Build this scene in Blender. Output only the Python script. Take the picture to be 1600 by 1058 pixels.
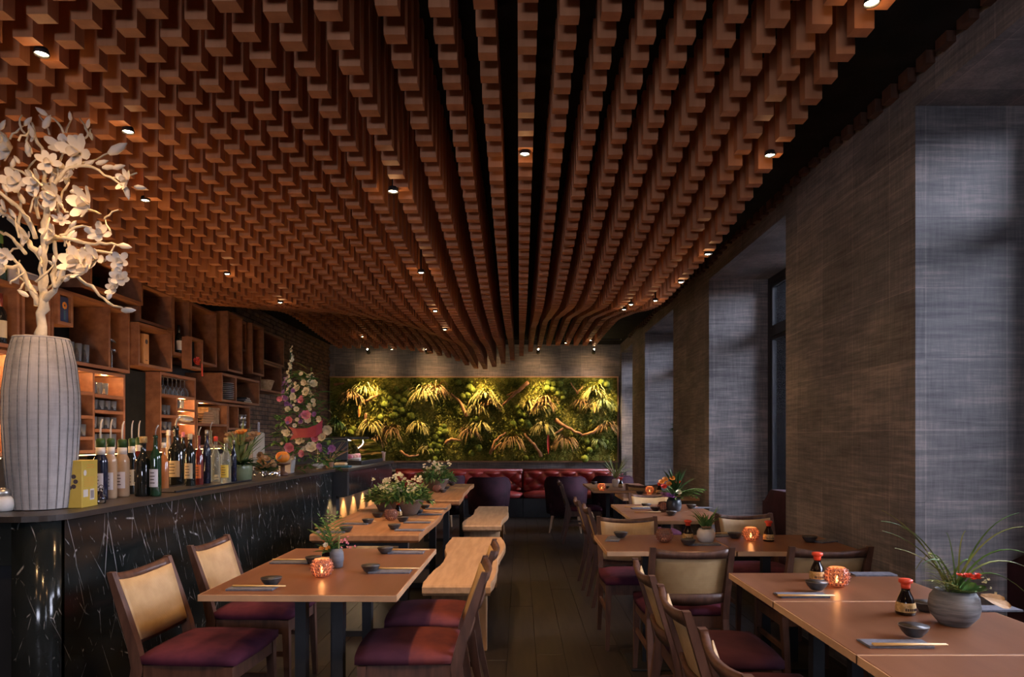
import bpy, math, random
from mathutils import Vector, noise as mnoise

for o in list(bpy.data.objects):
    bpy.data.objects.remove(o)
SC = bpy.context.scene
COL = SC.collection
PI = math.pi
R = random.Random(7)

# ------------------------------------------------------------------ camera
EYE = 1.40                 # eye height, lens 24 mm on a 36 mm frame, rise-and-shift like an architectural shot
FPX = 1066.7
CX, CY = 812.0, 685.0      # vanishing point of the room in the 1600 x 1058 frame
cam = bpy.data.cameras.new('camera')
cam.lens = 24.0
cam.sensor_width = 36.0
cam.shift_x = (800 - CX) / 1600
cam.shift_y = (CY - 529) / 1600
cam.clip_start = 0.05
camo = bpy.data.objects.new('camera', cam)
COL.objects.link(camo)
camo.location = (0, 0, EYE)
camo.rotation_euler = (PI / 2, 0, 0)
SC.camera = camo

# ------------------------------------------------------------------ world, exposure
W = bpy.data.worlds.new('overcast_sky')
SC.world = W
W.use_nodes = True
bg = W.node_tree.nodes['Background']
bg.inputs[0].default_value = (0.74, 0.76, 0.90, 1)
bg.inputs[1].default_value = 21.0
SC.view_settings.view_transform = 'Standard'
SC.view_settings.look = 'None'
SC.view_settings.gamma = 1.0
SC.view_settings.use_curve_mapping = False
SC.view_settings.exposure = 0.58
SC.cycles.use_denoising = True
SC.cycles.max_bounces = 8
SC.cycles.diffuse_bounces = 5
SC.cycles.glossy_bounces = 3
SC.cycles.transparent_max_bounces = 16
SC.cycles.caustics_reflective = False
SC.cycles.caustics_refractive = False
SC.cycles.sample_clamp_indirect = 4.0
for ya, yb in [(-2.2, -0.4), (1.3, 3.45), (5.13, 7.21), (8.89, 10.9), (12.1, 13.4)]:
    # sky portals in the window openings (they only guide the sampling of the sky)
    pl_ = bpy.data.lights.new('window_portal', 'AREA'); pl_.shape = 'RECTANGLE'
    pl_.size = 2.6; pl_.size_y = yb - ya; pl_.cycles.is_portal = True
    po = bpy.data.objects.new('window_portal', pl_); COL.objects.link(po)
    po.location = (2.72, (ya + yb) / 2, 1.77); po.rotation_euler = (0, PI / 2, 0)
NWX0, NWX1, NWZ0, NWZ1 = -1.9, -0.3, 1.5, 2.4     # street window in the wall behind the photographer
pl_ = bpy.data.lights.new('window_portal', 'AREA'); pl_.shape = 'RECTANGLE'
pl_.size = NWX1 - NWX0; pl_.size_y = NWZ1 - NWZ0; pl_.cycles.is_portal = True
po = bpy.data.objects.new('window_portal', pl_); COL.objects.link(po)
po.location = ((NWX0 + NWX1) / 2, -2.78, (NWZ0 + NWZ1) / 2); po.rotation_euler = (PI / 2, 0, 0)
WARM = (1.0, 0.56, 0.24)
K_DOWN = 1.0               # one dial for all the ceiling downlights

# ------------------------------------------------------------------ room dimensions
XR = 2.0                   # right wall plane
XL = -3.8                  # left wall plane
YB = 13.6                  # back wall
YN = -2.6                  # wall behind the camera
ZC = 3.27                  # ceiling
NICHE = 0.64               # depth of the window niches
PILLARS = [(-0.4, 1.3), (3.45, 5.13), (7.21, 8.89), (10.9, 12.1)]
ZHEAD = 3.08

# ------------------------------------------------------------------ helpers
def at(px, py, Y):
    return Vector(((px - CX) * Y / FPX, Y, EYE - (py - CY) * Y / FPX))
def on(px, py, z):
    Y = (EYE - z) * FPX / (py - CY)
    return ((px - CX) * Y / FPX, Y)

class G:
    """collects vertices and faces"""
    def __init__(s):
        s.v = []; s.f = []
    def add(s, vs, fs):
        b = len(s.v)
        s.v.extend([tuple(q) for q in vs])
        s.f.extend([tuple(i + b for i in q) for q in fs])
        return s
    def box(s, x0, x1, y0, y1, z0, z1):
        vs = [(x, y, z) for z in (z0, z1) for y in (y0, y1) for x in (x0, x1)]
        return s.add(vs, [(0, 2, 3, 1), (4, 5, 7, 6), (0, 1, 5, 4), (2, 6, 7, 3), (0, 4, 6, 2), (1, 3, 7, 5)])
    def cbox(s, x0, x1, y0, y1, z0, z1, c=0.004):
        X = (x0, x1); Y = (y0, y1); Z = (z0, z1)
        idx = {}; vs = []
        for i in (0, 1):
            for j in (0, 1):
                for k in (0, 1):
                    si, sj, sk = (1 - 2 * i), (1 - 2 * j), (1 - 2 * k)
                    for a in range(3):
                        p = [X[i] + si * c, Y[j] + sj * c, Z[k] + sk * c]
                        p[a] = (X[i], Y[j], Z[k])[a]
                        idx[(i, j, k, a)] = len(vs); vs.append(p)
        fs = []
        for a in range(3):
            b, d = (a + 1) % 3, (a + 2) % 3
            for e in (0, 1):
                def key(u, w):
                    q = [0, 0, 0]; q[a] = e; q[b] = u; q[d] = w
                    return idx[(q[0], q[1], q[2], a)]
                fc = [key(0, 0), key(1, 0), key(1, 1), key(0, 1)]
                fs.append(fc if e else fc[::-1])
        for a in range(3):
            b, d = (a + 1) % 3, (a + 2) % 3
            for u in (0, 1):
                for w in (0, 1):
                    def k2(e, f):
                        q = [0, 0, 0]; q[a] = e; q[b] = u; q[d] = w
                        return idx[(q[0], q[1], q[2], f)]
                    fc = [k2(0, b), k2(1, b), k2(1, d), k2(0, d)]
                    fs.append(fc if (u + w) % 2 else fc[::-1])
        for i in (0, 1):
            for j in (0, 1):
                for k in (0, 1):
                    fc = [idx[(i, j, k, 0)], idx[(i, j, k, 1)], idx[(i, j, k, 2)]]
                    fs.append(fc if (i + j + k) % 2 else fc[::-1])
        return s.add(vs, fs)
    def lathe(s, prof, n=16, c=(0, 0, 0), cap=True, ang=0, sx=1, sy=1):
        b = []
        for r, z in prof:
            for i in range(n):
                t = ang + 2 * PI * i / n
                b.append((c[0] + r * math.cos(t) * sx, c[1] + r * math.sin(t) * sy, c[2] + z))
        fs = []
        for k in range(len(prof) - 1):
            for i in range(n):
                j = (i + 1) % n
                fs.append((k * n + i, k * n + j, (k + 1) * n + j, (k + 1) * n + i))
        if cap:
            fs.append(tuple(range(n))[::-1])
            m = (len(prof) - 1) * n
            fs.append(tuple(range(m, m + n)))
        return s.add(b, fs)
    def tube(s, pts, rad, n=6, cap=True):
        pts = [Vector(p) for p in pts]
        if not isinstance(rad, (list, tuple)):
            rad = [rad] * len(pts)
        vs = []; up = None
        for i, p in enumerate(pts):
            d = (pts[min(i + 1, len(pts) - 1)] - pts[max(i - 1, 0)])
            if d.length < 1e-9: d = Vector((0, 0, 1))
            d.normalize()
            if up is None:
                up = Vector((1, 0, 0)) if abs(d.x) < 0.8 else Vector((0, 1, 0))
            a = (up - d * up.dot(d))
            if a.length < 1e-6: a = d.orthogonal()
            a.normalize(); up = a; b = d.cross(a)
            for k in range(n):
                t = 2 * PI * k / n
                vs.append(p + (a * math.cos(t) + b * math.sin(t)) * rad[i])
        fs = []
        for i in range(len(pts) - 1):
            for k in range(n):
                j = (k + 1) % n
                fs.append((i * n + k, i * n + j, (i + 1) * n + j, (i + 1) * n + k))
        if cap:
            fs.append(tuple(range(n))[::-1])
            m = (len(pts) - 1) * n
            fs.append(tuple(range(m, m + n)))
        return s.add(vs, fs)
    def post(s, path, w, d):
        """rectangular section kept level, swept through the points of path"""
        if not isinstance(w, (list, tuple)): w = [w] * len(path)
        if not isinstance(d, (list, tuple)): d = [d] * len(path)
        vs = []
        for (x, y, z), a, b in zip(path, w, d):
            vs += [(x - a / 2, y - b / 2, z), (x + a / 2, y - b / 2, z), (x + a / 2, y + b / 2, z), (x - a / 2, y + b / 2, z)]
        fs = [(3, 2, 1, 0)]
        for i in range(len(path) - 1):
            for k in range(4):
                j = (k + 1) % 4
                fs.append((i * 4 + k, i * 4 + j, i * 4 + 4 + j, i * 4 + 4 + k))
        m = (len(path) - 1) * 4
        fs.append((m, m + 1, m + 2, m + 3))
        return s.add(vs, fs)
    def prism(s, outline, z0, z1, inset0=0.0, inset1=0.0):
        """a closed outline of (x, y) points extruded, lower and upper rims drawn in by an inset"""
        n = len(outline)
        cx = sum(p[0] for p in outline) / n; cy = sum(p[1] for p in outline) / n
        def ring(k):
            r = []
            for x, y in outline:
                d = math.hypot(x - cx, y - cy) or 1
                r.append((x - (x - cx) / d * k, y - (y - cy) / d * k))
            return r
        e = (z1 - z0) * 0.18
        rings = [(ring(inset0), z0), (outline, z0 + e * 1.6), (outline, z1 - e), (ring(inset1), z1)]
        vs = [(x, y, z) for rr, z in rings for x, y in rr]
        fs = [tuple(range(n))[::-1]]
        for q in range(3):
            for i in range(n):
                j = (i + 1) % n
                fs.append((q * n + i, q * n + j, q * n + n + j, q * n + n + i))
        fs.append(tuple(range(3 * n, 4 * n)))
        return s.add(vs, fs)
    def cushion(s, x0, x1, y0, y1, z0, z1, puff=0.02, n=8, pw=3.0):
        vs = []; cx, cy = (x0 + x1) / 2, (y0 + y1) / 2
        hx, hy = (x1 - x0) / 2, (y1 - y0) / 2
        m = n + 1
        for top in (0, 1):
            for j in range(m):
                for i in range(m):
                    u = -1 + 2 * i / n; v = -1 + 2 * j / n
                    ru = 1 - 0.06 * v * v; rv = 1 - 0.06 * u * u
                    e = (1 - abs(u) ** pw) * (1 - abs(v) ** pw)
                    zm = (z0 + z1) / 2
                    z = zm + ((z1 - zm) * (0.55 + 0.45 * min(1, e * 2.2)) + puff * e) if top else zm - (zm - z0) * (0.6 + 0.4 * min(1, e * 2))
                    vs.append((cx + u * hx * ru, cy + v * hy * rv, z))
        fs = []
        for j in range(n):
            for i in range(n):
                a = j * m + i
                fs.append((m * m + a, m * m + a + 1, m * m + a + m + 1, m * m + a + m))
                fs.append((a + m, a + m + 1, a + 1, a))
        rim = [i for i in range(m)] + [j * m + n for j in range(1, m)] + [n * m + i for i in range(n - 1, -1, -1)] + [j * m for j in range(n - 1, 0, -1)]
        for k in range(len(rim)):
            a, b = rim[k], rim[(k + 1) % len(rim)]
            fs.append((a, b, b + m * m, a + m * m))
        return s.add(vs, fs)
    def ball(s, c, r, n=8, m=6, jit=0.0, sz=1.0):
        vs = [(c[0], c[1], c[2] - r * sz)]
        for j in range(1, m):
            ph = -PI / 2 + PI * j / m
            for i in range(n):
                t = 2 * PI * i / n
                q = r * (1 + R.uniform(-jit, jit))
                vs.append((c[0] + q * math.cos(ph) * math.cos(t), c[1] + q * math.cos(ph) * math.sin(t), c[2] + q * math.sin(ph) * sz))
        vs.append((c[0], c[1], c[2] + r * sz))
        fs = []
        for i in range(n):
            fs.append((0, 1 + (i + 1) % n, 1 + i))
        for j in range(m - 2):
            for i in range(n):
                k = (i + 1) % n
                fs.append((1 + j * n + i, 1 + j * n + k, 1 + (j + 1) * n + k, 1 + (j + 1) * n + i))
        t = 1 + (m - 1) * n; b = 1 + (m - 2) * n
        for i in range(n):
            fs.append((b + i, b + (i + 1) % n, t))
        return s.add(vs, fs)
    def blade(s, p0, d, L, w, droop=0.4, seg=4, up=(0, 0, 1), cup=0.25):
        """a leaf: a narrow strip with a folded midrib, two-sided by thickness of the fold"""
        d = Vector(d).normalized(); p = Vector(p0); side = d.cross(Vector(up))
        if side.length < 1e-4: side = d.orthogonal()
        side.normalize()
        vs = []
        for k in range(seg + 1):
            t = k / seg
            wd = w * math.sin(PI * (0.12 + 0.88 * t)) ** 0.8 if k < seg else w * 0.04
            nrm = side.cross(d).normalized()
            vs += [p - side * wd / 2, p - nrm * wd * cup, p + side * wd / 2]
            d = (d + Vector((0, 0, -droop / seg * (0.4 + 1.3 * t)))).normalized()
            p = p + d * (L / seg)
        fs = []
        for k in range(seg):
            a = k * 3
            fs += [(a, a + 1, a + 4, a + 3), (a + 1, a + 2, a + 5, a + 4)]
        return s.add(vs, fs)
    def petal(s, c, d, nrm, L, w, cup=0.3):
        d = Vector(d).normalized(); nrm = Vector(nrm); nrm = (nrm - d * nrm.dot(d)).normalized()
        side = d.cross(nrm); c = Vector(c)
        rows = [(0.0, 0.25, 0.0), (0.35, 0.85, 0.10), (0.7, 1.0, 0.28), (0.92, 0.6, 0.42), (1.0, 0.12, 0.5)]
        vs = []
        for t, ww, h in rows:
            p = c + d * L * t + nrm * L * cup * h
            vs += [p - side * w / 2 * ww + nrm * L * 0.06, p, p + side * w / 2 * ww + nrm * L * 0.06]
        fs = []
        for k in range(len(rows) - 1):
            a = k * 3
            fs += [(a, a + 1, a + 4, a + 3), (a + 1, a + 2, a + 5, a + 4)]
        return s.add(vs, fs)
    def mesh(s, name, mat=None, smooth=False):
        me = bpy.data.meshes.new(name)
        me.from_pydata(s.v, [], s.f)
        if smooth:
            me.polygons.foreach_set('use_smooth', [True] * len(me.polygons))
        if mat: me.materials.append(mat)
        me.update()
        return me

def obj(name, g, mat=None, parent=None, smooth=False, loc=None, rz=0, label=None):
    me = g.mesh(name, mat, smooth) if isinstance(g, G) else g
    o = bpy.data.objects.new(name, me)
    COL.objects.link(o)
    if parent: o.parent = parent
    if loc is not None: o.location = loc
    if rz: o.rotation_euler = (0, 0, rz)
    if label: o['label'] = label
    return o
def tag(o, label, cat, group=None):
    o['label'] = label; o['category'] = cat
    if group: o['group'] = group
    return o
def thing(name, label, cat, loc=(0, 0, 0), rz=0, group=None):
    o = bpy.data.objects.new(name, None)
    o.empty_display_size = 0.1
    COL.objects.link(o)
    o.location = loc; o.rotation_euler = (0, 0, rz)
    return tag(o, label, cat, group)
KIDS = {}
def struct(name, g, mat, parent=None, smooth=False):
    o = obj(name, g, mat, parent, smooth)
    if not parent: o['kind'] = 'structure'
    return o
def dup(root, loc, rz=0, label=None, group=None, sc=None):
    """copy of a thing with its parts and sub-parts (mesh data shared)"""
    r = root.copy(); COL.objects.link(r)
    r.location = loc; r.rotation_euler = (0, 0, rz)
    if sc: r.scale = sc if isinstance(sc, tuple) else (sc, sc, sc)
    if label: r['label'] = label
    if group: r['group'] = group
    for ch in root.children:
        c = ch.copy(); COL.objects.link(c); c.parent = r
        for g in ch.children:
            d = g.copy(); COL.objects.link(d); d.parent = c
    return r
class Proto:
    """first use moves the original, later uses copy it"""
    def __init__(s, root): s.root = root; s.used = False
    def put(s, loc, rz, label, group=None, sc=None):
        if s.used: return dup(s.root, loc, rz, label, group, sc)
        s.used = True; r = s.root
        r.location = loc; r.rotation_euler = (0, 0, rz)
        if sc: r.scale = (sc, sc, sc) if not isinstance(sc, tuple) else sc
        r['label'] = label
        if group: r['group'] = group
        return r

# ------------------------------------------------------------------ materials
def nodes(name):
    m = bpy.data.materials.new(name); m.use_nodes = True
    nt = m.node_tree
    return m, nt, nt.nodes['Principled BSDF']
def coord(nt, world=False, scale=(1, 1, 1)):
    mp = nt.nodes.new('ShaderNodeMapping'); mp.inputs['Scale'].default_value = scale
    if world:
        g = nt.nodes.new('ShaderNodeNewGeometry'); nt.links.new(g.outputs['Position'], mp.inputs[0])
    else:
        t = nt.nodes.new('ShaderNodeTexCoord'); nt.links.new(t.outputs['Object'], mp.inputs[0])
    return mp.outputs[0]
def ntex(nt, vec, scale, detail=4, rough=0.55, dist=0.0):
    n = nt.nodes.new('ShaderNodeTexNoise'); nt.links.new(vec, n.inputs['Vector'])
    n.inputs['Scale'].default_value = scale; n.inputs['Detail'].default_value = detail
    n.inputs['Roughness'].default_value = rough; n.inputs['Distortion'].default_value = dist
    return n.outputs['Fac']
def ramp(nt, fac, stops):
    r = nt.nodes.new('ShaderNodeValToRGB'); nt.links.new(fac, r.inputs[0])
    el = r.color_ramp.elements
    while len(el) < len(stops): el.new(0.5)
    for e, (p, c) in zip(el, stops):
        e.position = p; e.color = (c[0], c[1], c[2], 1) if not isinstance(c, (int, float)) else (c, c, c, 1)
    return r.outputs[0]
def mathn(nt, op, a, b=None):
    n = nt.nodes.new('ShaderNodeMath'); n.operation = op
    for i, q in enumerate((a, b)):
        if q is None: continue
        if isinstance(q, (int, float)): n.inputs[i].default_value = q
        else: nt.links.new(q, n.inputs[i])
    return n.outputs[0]
def mixc(nt, fac, a, b, mode='MIX'):
    n = nt.nodes.new('ShaderNodeMix'); n.data_type = 'RGBA'; n.blend_type = mode
    if isinstance(fac, (int, float)): n.inputs[0].default_value = fac
    else: nt.links.new(fac, n.inputs[0])
    for i, q in ((6, a), (7, b)):
        if isinstance(q, tuple): n.inputs[i].default_value = (*q, 1) if len(q) == 3 else q
        else: nt.links.new(q, n.inputs[i])
    return n.outputs[2]
def bump(nt, bs, h, strength=0.3, dist=0.01):
    b = nt.nodes.new('ShaderNodeBump'); b.inputs['Strength'].default_value = strength
    b.inputs['Distance'].default_value = dist
    nt.links.new(h, b.inputs['Height']); nt.links.new(b.outputs[0], bs.inputs['Normal'])
def mat(name, c1, c2=None, rough=0.5, scale=8, stretch=(1, 1, 1), world=False, metal=0, spec=0.5, bmp=0, sheen=0, coat=0, detail=4, lo=0.35, hi=0.65, sub=0):
    m, nt, bs = nodes(name)
    bs.inputs['Roughness'].default_value = rough
    bs.inputs['Metallic'].default_value = metal
    bs.inputs['Specular IOR Level'].default_value = spec
    if sheen:
        bs.inputs['Sheen Weight'].default_value = sheen; bs.inputs['Sheen Roughness'].default_value = 0.4
    if coat:
        bs.inputs['Coat Weight'].default_value = coat; bs.inputs['Coat Roughness'].default_value = 0.15
    v = coord(nt, world, stretch)
    f = ntex(nt, v, scale, detail)
    if c2 is None: c2 = tuple(min(1, q * 1.25) for q in c1)
    nt.links.new(ramp(nt, f, [(lo, c1), (hi, c2)]), bs.inputs['Base Color'])
    if bmp: bump(nt, bs, f, bmp, 0.004)
    return m
def emit(name, col, strength):
    m, nt, bs = nodes(name)
    bs.inputs['Base Color'].default_value = (*col, 1)
    bs.inputs['Emission Color'].default_value = (*col, 1)
    bs.inputs['Emission Strength'].default_value = strength
    return m
def glass(name, col=(1, 1, 1), opac=0.12, rough=0.05, body=None):
    """thin-walled glass: mostly see-through with a mirror sheen that grows at grazing angles"""
    m = bpy.data.materials.new(name); m.use_nodes = True; nt = m.node_tree
    nt.nodes.clear()
    out = nt.nodes.new('ShaderNodeOutputMaterial')
    tr = nt.nodes.new('ShaderNodeBsdfTransparent'); tr.inputs[0].default_value = (*col, 1)
    if body:
        pr = nt.nodes.new('ShaderNodeBsdfPrincipled')
        pr.inputs['Base Color'].default_value = (*body, 1); pr.inputs['Roughness'].default_value = rough
    else:
        pr = nt.nodes.new('ShaderNodeBsdfGlossy')
        pr.inputs['Color'].default_value = (*col, 1); pr.inputs['Roughness'].default_value = rough
    lw = nt.nodes.new('ShaderNodeLayerWeight'); lw.inputs[0].default_value = 0.30
    ad = nt.nodes.new('ShaderNodeMath'); ad.operation = 'ADD'; ad.use_clamp = True
    nt.links.new(lw.outputs['Fresnel'], ad.inputs[0]); ad.inputs[1].default_value = opac
    mx = nt.nodes.new('ShaderNodeMixShader')
    nt.links.new(ad.outputs[0], mx.inputs[0]); nt.links.new(tr.outputs[0], mx.inputs[1]); nt.links.new(pr.outputs[0], mx.inputs[2])
    nt.links.new(mx.outputs[0], out.inputs[0])
    return m

M = {}
M['batten'] = mat('batten_wood', (0.37, 0.145, 0.064), (0.48, 0.205, 0.096), rough=0.5, scale=1.0, stretch=(14, 14, 1.2), world=True, spec=0.35)
M['ceil'] = mat('ceiling_black', (0.012, 0.014, 0.013), (0.02, 0.021, 0.02), rough=0.9, scale=6, world=True, spec=0.1)
M['floor'] = mat('floor_plank', (0.015, 0.012, 0.010), (0.031, 0.023, 0.018), rough=0.42, scale=3, stretch=(9, 0.8, 1), spec=0.4, bmp=0.15)
M['subfloor'] = mat('subfloor', (0.01, 0.008, 0.006), rough=0.9)
M['facade'] = mat('street_facade', (0.022, 0.022, 0.023), (0.034, 0.033, 0.033), rough=0.9, scale=0.6, world=True)
M['plaster'] = mat('dark_plaster', (0.05, 0.045, 0.042), (0.07, 0.062, 0.058), rough=0.9, scale=5, world=True)
M['black'] = mat('black_metal', (0.012, 0.013, 0.015), (0.02, 0.021, 0.024), rough=0.45, spec=0.4)
M['walnut'] = mat('walnut', (0.062, 0.029, 0.020), (0.12, 0.058, 0.038), rough=0.38, scale=4, stretch=(8, 8, 1.5), spec=0.45)
M['shelf'] = mat('shelf_wood', (0.20, 0.083, 0.040), (0.31, 0.136, 0.068), rough=0.5, scale=2.2, stretch=(6, 1, 6), world=True, spec=0.35)
M['oak'] = mat('oak', (0.40, 0.225, 0.105), (0.52, 0.305, 0.155), rough=0.5, scale=3.0, stretch=(9, 0.9, 9), spec=0.4, bmp=0.1)
M['oak_v'] = mat('oak_upright', (0.36, 0.21, 0.10), (0.52, 0.32, 0.17), rough=0.5, scale=3.0, stretch=(9, 9, 0.9), spec=0.4)
M['live'] = mat('live_edge_oak', (0.27, 0.118, 0.046), (0.41, 0.195, 0.082), rough=0.42, scale=2.6, stretch=(9, 0.8, 6), spec=0.45, bmp=0.08)
M['ttop'] = mat('table_top', (0.160, 0.064, 0.030), (0.21, 0.092, 0.046), rough=0.34, scale=1.6, stretch=(6, 1, 1), spec=0.5)
M['tedge'] = mat('table_edge', (0.42, 0.24, 0.125), (0.55, 0.33, 0.18), rough=0.5, scale=6)
M['plum'] = mat('plum_velvet', (0.040, 0.010, 0.026), (0.105, 0.024, 0.046), rough=0.85, scale=5, spec=0.15)
M['plum2'] = mat('plum_velvet_plain', (0.048, 0.018, 0.034), (0.085, 0.03, 0.05), rough=0.85, scale=4, spec=0.15)
M['purple'] = mat('aubergine_velvet', (0.020, 0.009, 0.014), (0.046, 0.017, 0.027), rough=0.9, scale=5, spec=0.15)
M['redlea'] = mat('oxblood_leather', (0.24, 0.028, 0.026), (0.34, 0.048, 0.042), rough=0.36, scale=9, spec=0.5)
M['paleleg'] = mat('pale_leg', (0.42, 0.27, 0.16), rough=0.5)
M['slate'] = mat('slate_bowl', (0.025, 0.024, 0.025), (0.075, 0.07, 0.068), rough=0.42, scale=30, spec=0.5)
M['bowlin'] = mat('bowl_glaze', (0.09, 0.065, 0.05), (0.17, 0.12, 0.085), rough=0.3, scale=20)
M['napkin'] = mat('grey_napkin', (0.11, 0.115, 0.14), (0.16, 0.165, 0.20), rough=0.9, scale=60, spec=0.1)
M['chop'] = mat('chopstick_wood', (0.55, 0.36, 0.14), (0.7, 0.48, 0.2), rough=0.4, scale=20)
M['soyglass'] = mat('soy_glass', (0.006, 0.004, 0.004), (0.012, 0.006, 0.005), rough=0.08, spec=0.8)
M['soyred'] = mat('soy_cap', (0.62, 0.05, 0.02), (0.75, 0.08, 0.03), rough=0.4)
M['gold'] = mat('gold_label', (0.36, 0.22, 0.07), (0.55, 0.36, 0.14), rough=0.5, scale=90, lo=0.45, hi=0.55)
M['clear'] = glass('clear_glass', (0.97, 0.98, 0.98), 0.04)
M['tumbler'] = glass('tumbler_glass', (0.95, 0.96, 0.96), 0.07, 0.08, (0.42, 0.42, 0.42))
M['pane'] = glass('window_glass', (0.97, 0.98, 1.0), 0.03)
M['copper'] = glass('copper_glass', (0.86, 0.66, 0.58), 0.30, 0.15, (0.40, 0.22, 0.17))
M['wax'] = mat('wax', (0.8, 0.72, 0.6), rough=0.5)
M['flame'] = emit('flame', (1.0, 0.60, 0.22), 5)
M['lampface'] = emit('lamp_face', (1.0, 0.72, 0.40), 60)
M['ledstrip'] = emit('led_strip', (1.0, 0.50, 0.18), 9)
M['steel'] = mat('brushed_steel', (0.45, 0.44, 0.42), (0.6, 0.58, 0.56), rough=0.3, metal=0.9, scale=20)
M['white'] = mat('white_ceramic', (0.62, 0.58, 0.54), (0.74, 0.70, 0.66), rough=0.4, scale=12)
M['cream'] = mat('cream_lacquer', (0.60, 0.50, 0.38), (0.66, 0.56, 0.43), rough=0.5)
M['stonepot'] = mat('stone_pot', (0.08, 0.084, 0.088), (0.22, 0.225, 0.23), rough=0.8, scale=7, stretch=(1, 1, 9), bmp=0.5)
M['bluepot'] = mat('blue_grey_pot', (0.09, 0.10, 0.125), (0.17, 0.185, 0.215), rough=0.6, scale=9, stretch=(1, 1, 5))
M['darkpot'] = mat('dark_blue_pot', (0.022, 0.027, 0.035), (0.05, 0.06, 0.075), rough=0.3, scale=6)
M['taupe'] = mat('taupe_pot', (0.16, 0.115, 0.085), (0.24, 0.175, 0.13), rough=0.7, scale=14)
M['terra'] = mat('terracotta', (0.36, 0.20, 0.12), (0.46, 0.27, 0.17), rough=0.8, scale=10)
M['leaf'] = mat('green_leaf', (0.05, 0.13, 0.03), (0.14, 0.27, 0.07), rough=0.5, scale=14, spec=0.35)
M['leafd'] = mat('dark_leaf', (0.015, 0.05, 0.014), (0.04, 0.10, 0.025), rough=0.5, scale=14, spec=0.35)
M['leafy'] = mat('pale_leaf', (0.16, 0.22, 0.07), (0.32, 0.36, 0.13), rough=0.55, scale=12, spec=0.3)
M['bloomw'] = mat('cream_petal', (0.72, 0.64, 0.42), (0.85, 0.78, 0.58), rough=0.6, scale=20)
M['bloomp'] = mat('pink_petal', (0.62, 0.16, 0.22), (0.78, 0.34, 0.38), rough=0.6, scale=20)
M['bloomv'] = mat('violet_petal', (0.32, 0.12, 0.36), (0.48, 0.24, 0.5), rough=0.6, scale=20)
M['bloomr'] = mat('red_petal', (0.62, 0.04, 0.02), (0.75, 0.10, 0.04), rough=0.6, scale=20)
M['bloomo'] = mat('orange_petal', (0.68, 0.24, 0.03), (0.8, 0.38, 0.07), rough=0.6, scale=20)
M['dry'] = mat('dried_flower', (0.30, 0.17, 0.08), (0.50, 0.32, 0.16), rough=0.8, scale=25)
M['magnolia'] = mat('magnolia_petal', (0.80, 0.72, 0.62), (0.90, 0.83, 0.74), rough=0.7, scale=9)
M['magbark'] = mat('magnolia_bark', (0.56, 0.48, 0.36), (0.78, 0.69, 0.54), rough=0.85, scale=18, bmp=0.4)
M['twig'] = mat('twig', (0.12, 0.07, 0.04), (0.2, 0.12, 0.07), rough=0.85)

def wallpaper():
    """woven wallpaper: crossing fibre streaks in rectangular patches"""
    m, nt, bs = nodes('woven_wallpaper')
    bs.inputs['Roughness'].default_value = 0.62; bs.inputs['Specular IOR Level'].default_value = 0.35
    hz = ntex(nt, coord(nt, True, (3, 3, 46)), 1.0, 5, 0.7)
    vt = ntex(nt, coord(nt, True, (60, 60, 5.0)), 1.0, 5, 0.7)
    big = ntex(nt, coord(nt, True, (1.6, 1.6, 5)), 1.0, 3)
    # patches of 0.62 x 0.31 m
    v = coord(nt, True, (1 / 0.41, 1 / 0.41, 1 / 0.36))
    fl = nt.nodes.new('ShaderNodeVectorMath'); fl.operation = 'FLOOR'; nt.links.new(v, fl.inputs[0])
    wn = nt.nodes.new('ShaderNodeTexWhiteNoise'); nt.links.new(fl.outputs[0], wn.inputs[0])
    fr = nt.nodes.new('ShaderNodeVectorMath'); fr.operation = 'FRACTION'; nt.links.new(v, fr.inputs[0])
    sp = nt.nodes.new('ShaderNodeSeparateXYZ'); nt.links.new(fr.outputs[0], sp.inputs[0])
    mn = mathn(nt, 'MINIMUM', mathn(nt, 'MINIMUM', sp.outputs[0], sp.outputs[1]), sp.outputs[2])
    seam = mathn(nt, 'MULTIPLY', mathn(nt, 'LESS_THAN', mn, 0.012), 0.10)
    a = mathn(nt, 'MULTIPLY', hz, 0.55); b = mathn(nt, 'MULTIPLY', vt, 0.30)
    c = mathn(nt, 'MULTIPLY', big, 0.35); d = mathn(nt, 'MULTIPLY', wn.outputs[0], 0.10)
    s = mathn(nt, 'ADD', mathn(nt, 'ADD', mathn(nt, 'ADD', a, b), mathn(nt, 'ADD', c, d)), seam)
    col = ramp(nt, s, [(0.50, (0.085, 0.082, 0.088)), (0.66, (0.175, 0.165, 0.168)), (0.80, (0.33, 0.28, 0.265))])
    nt.links.new(col, bs.inputs['Base Color'])
    bump(nt, bs, s, 0.25, 0.004)
    return m
M['paper'] = wallpaper()

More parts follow.
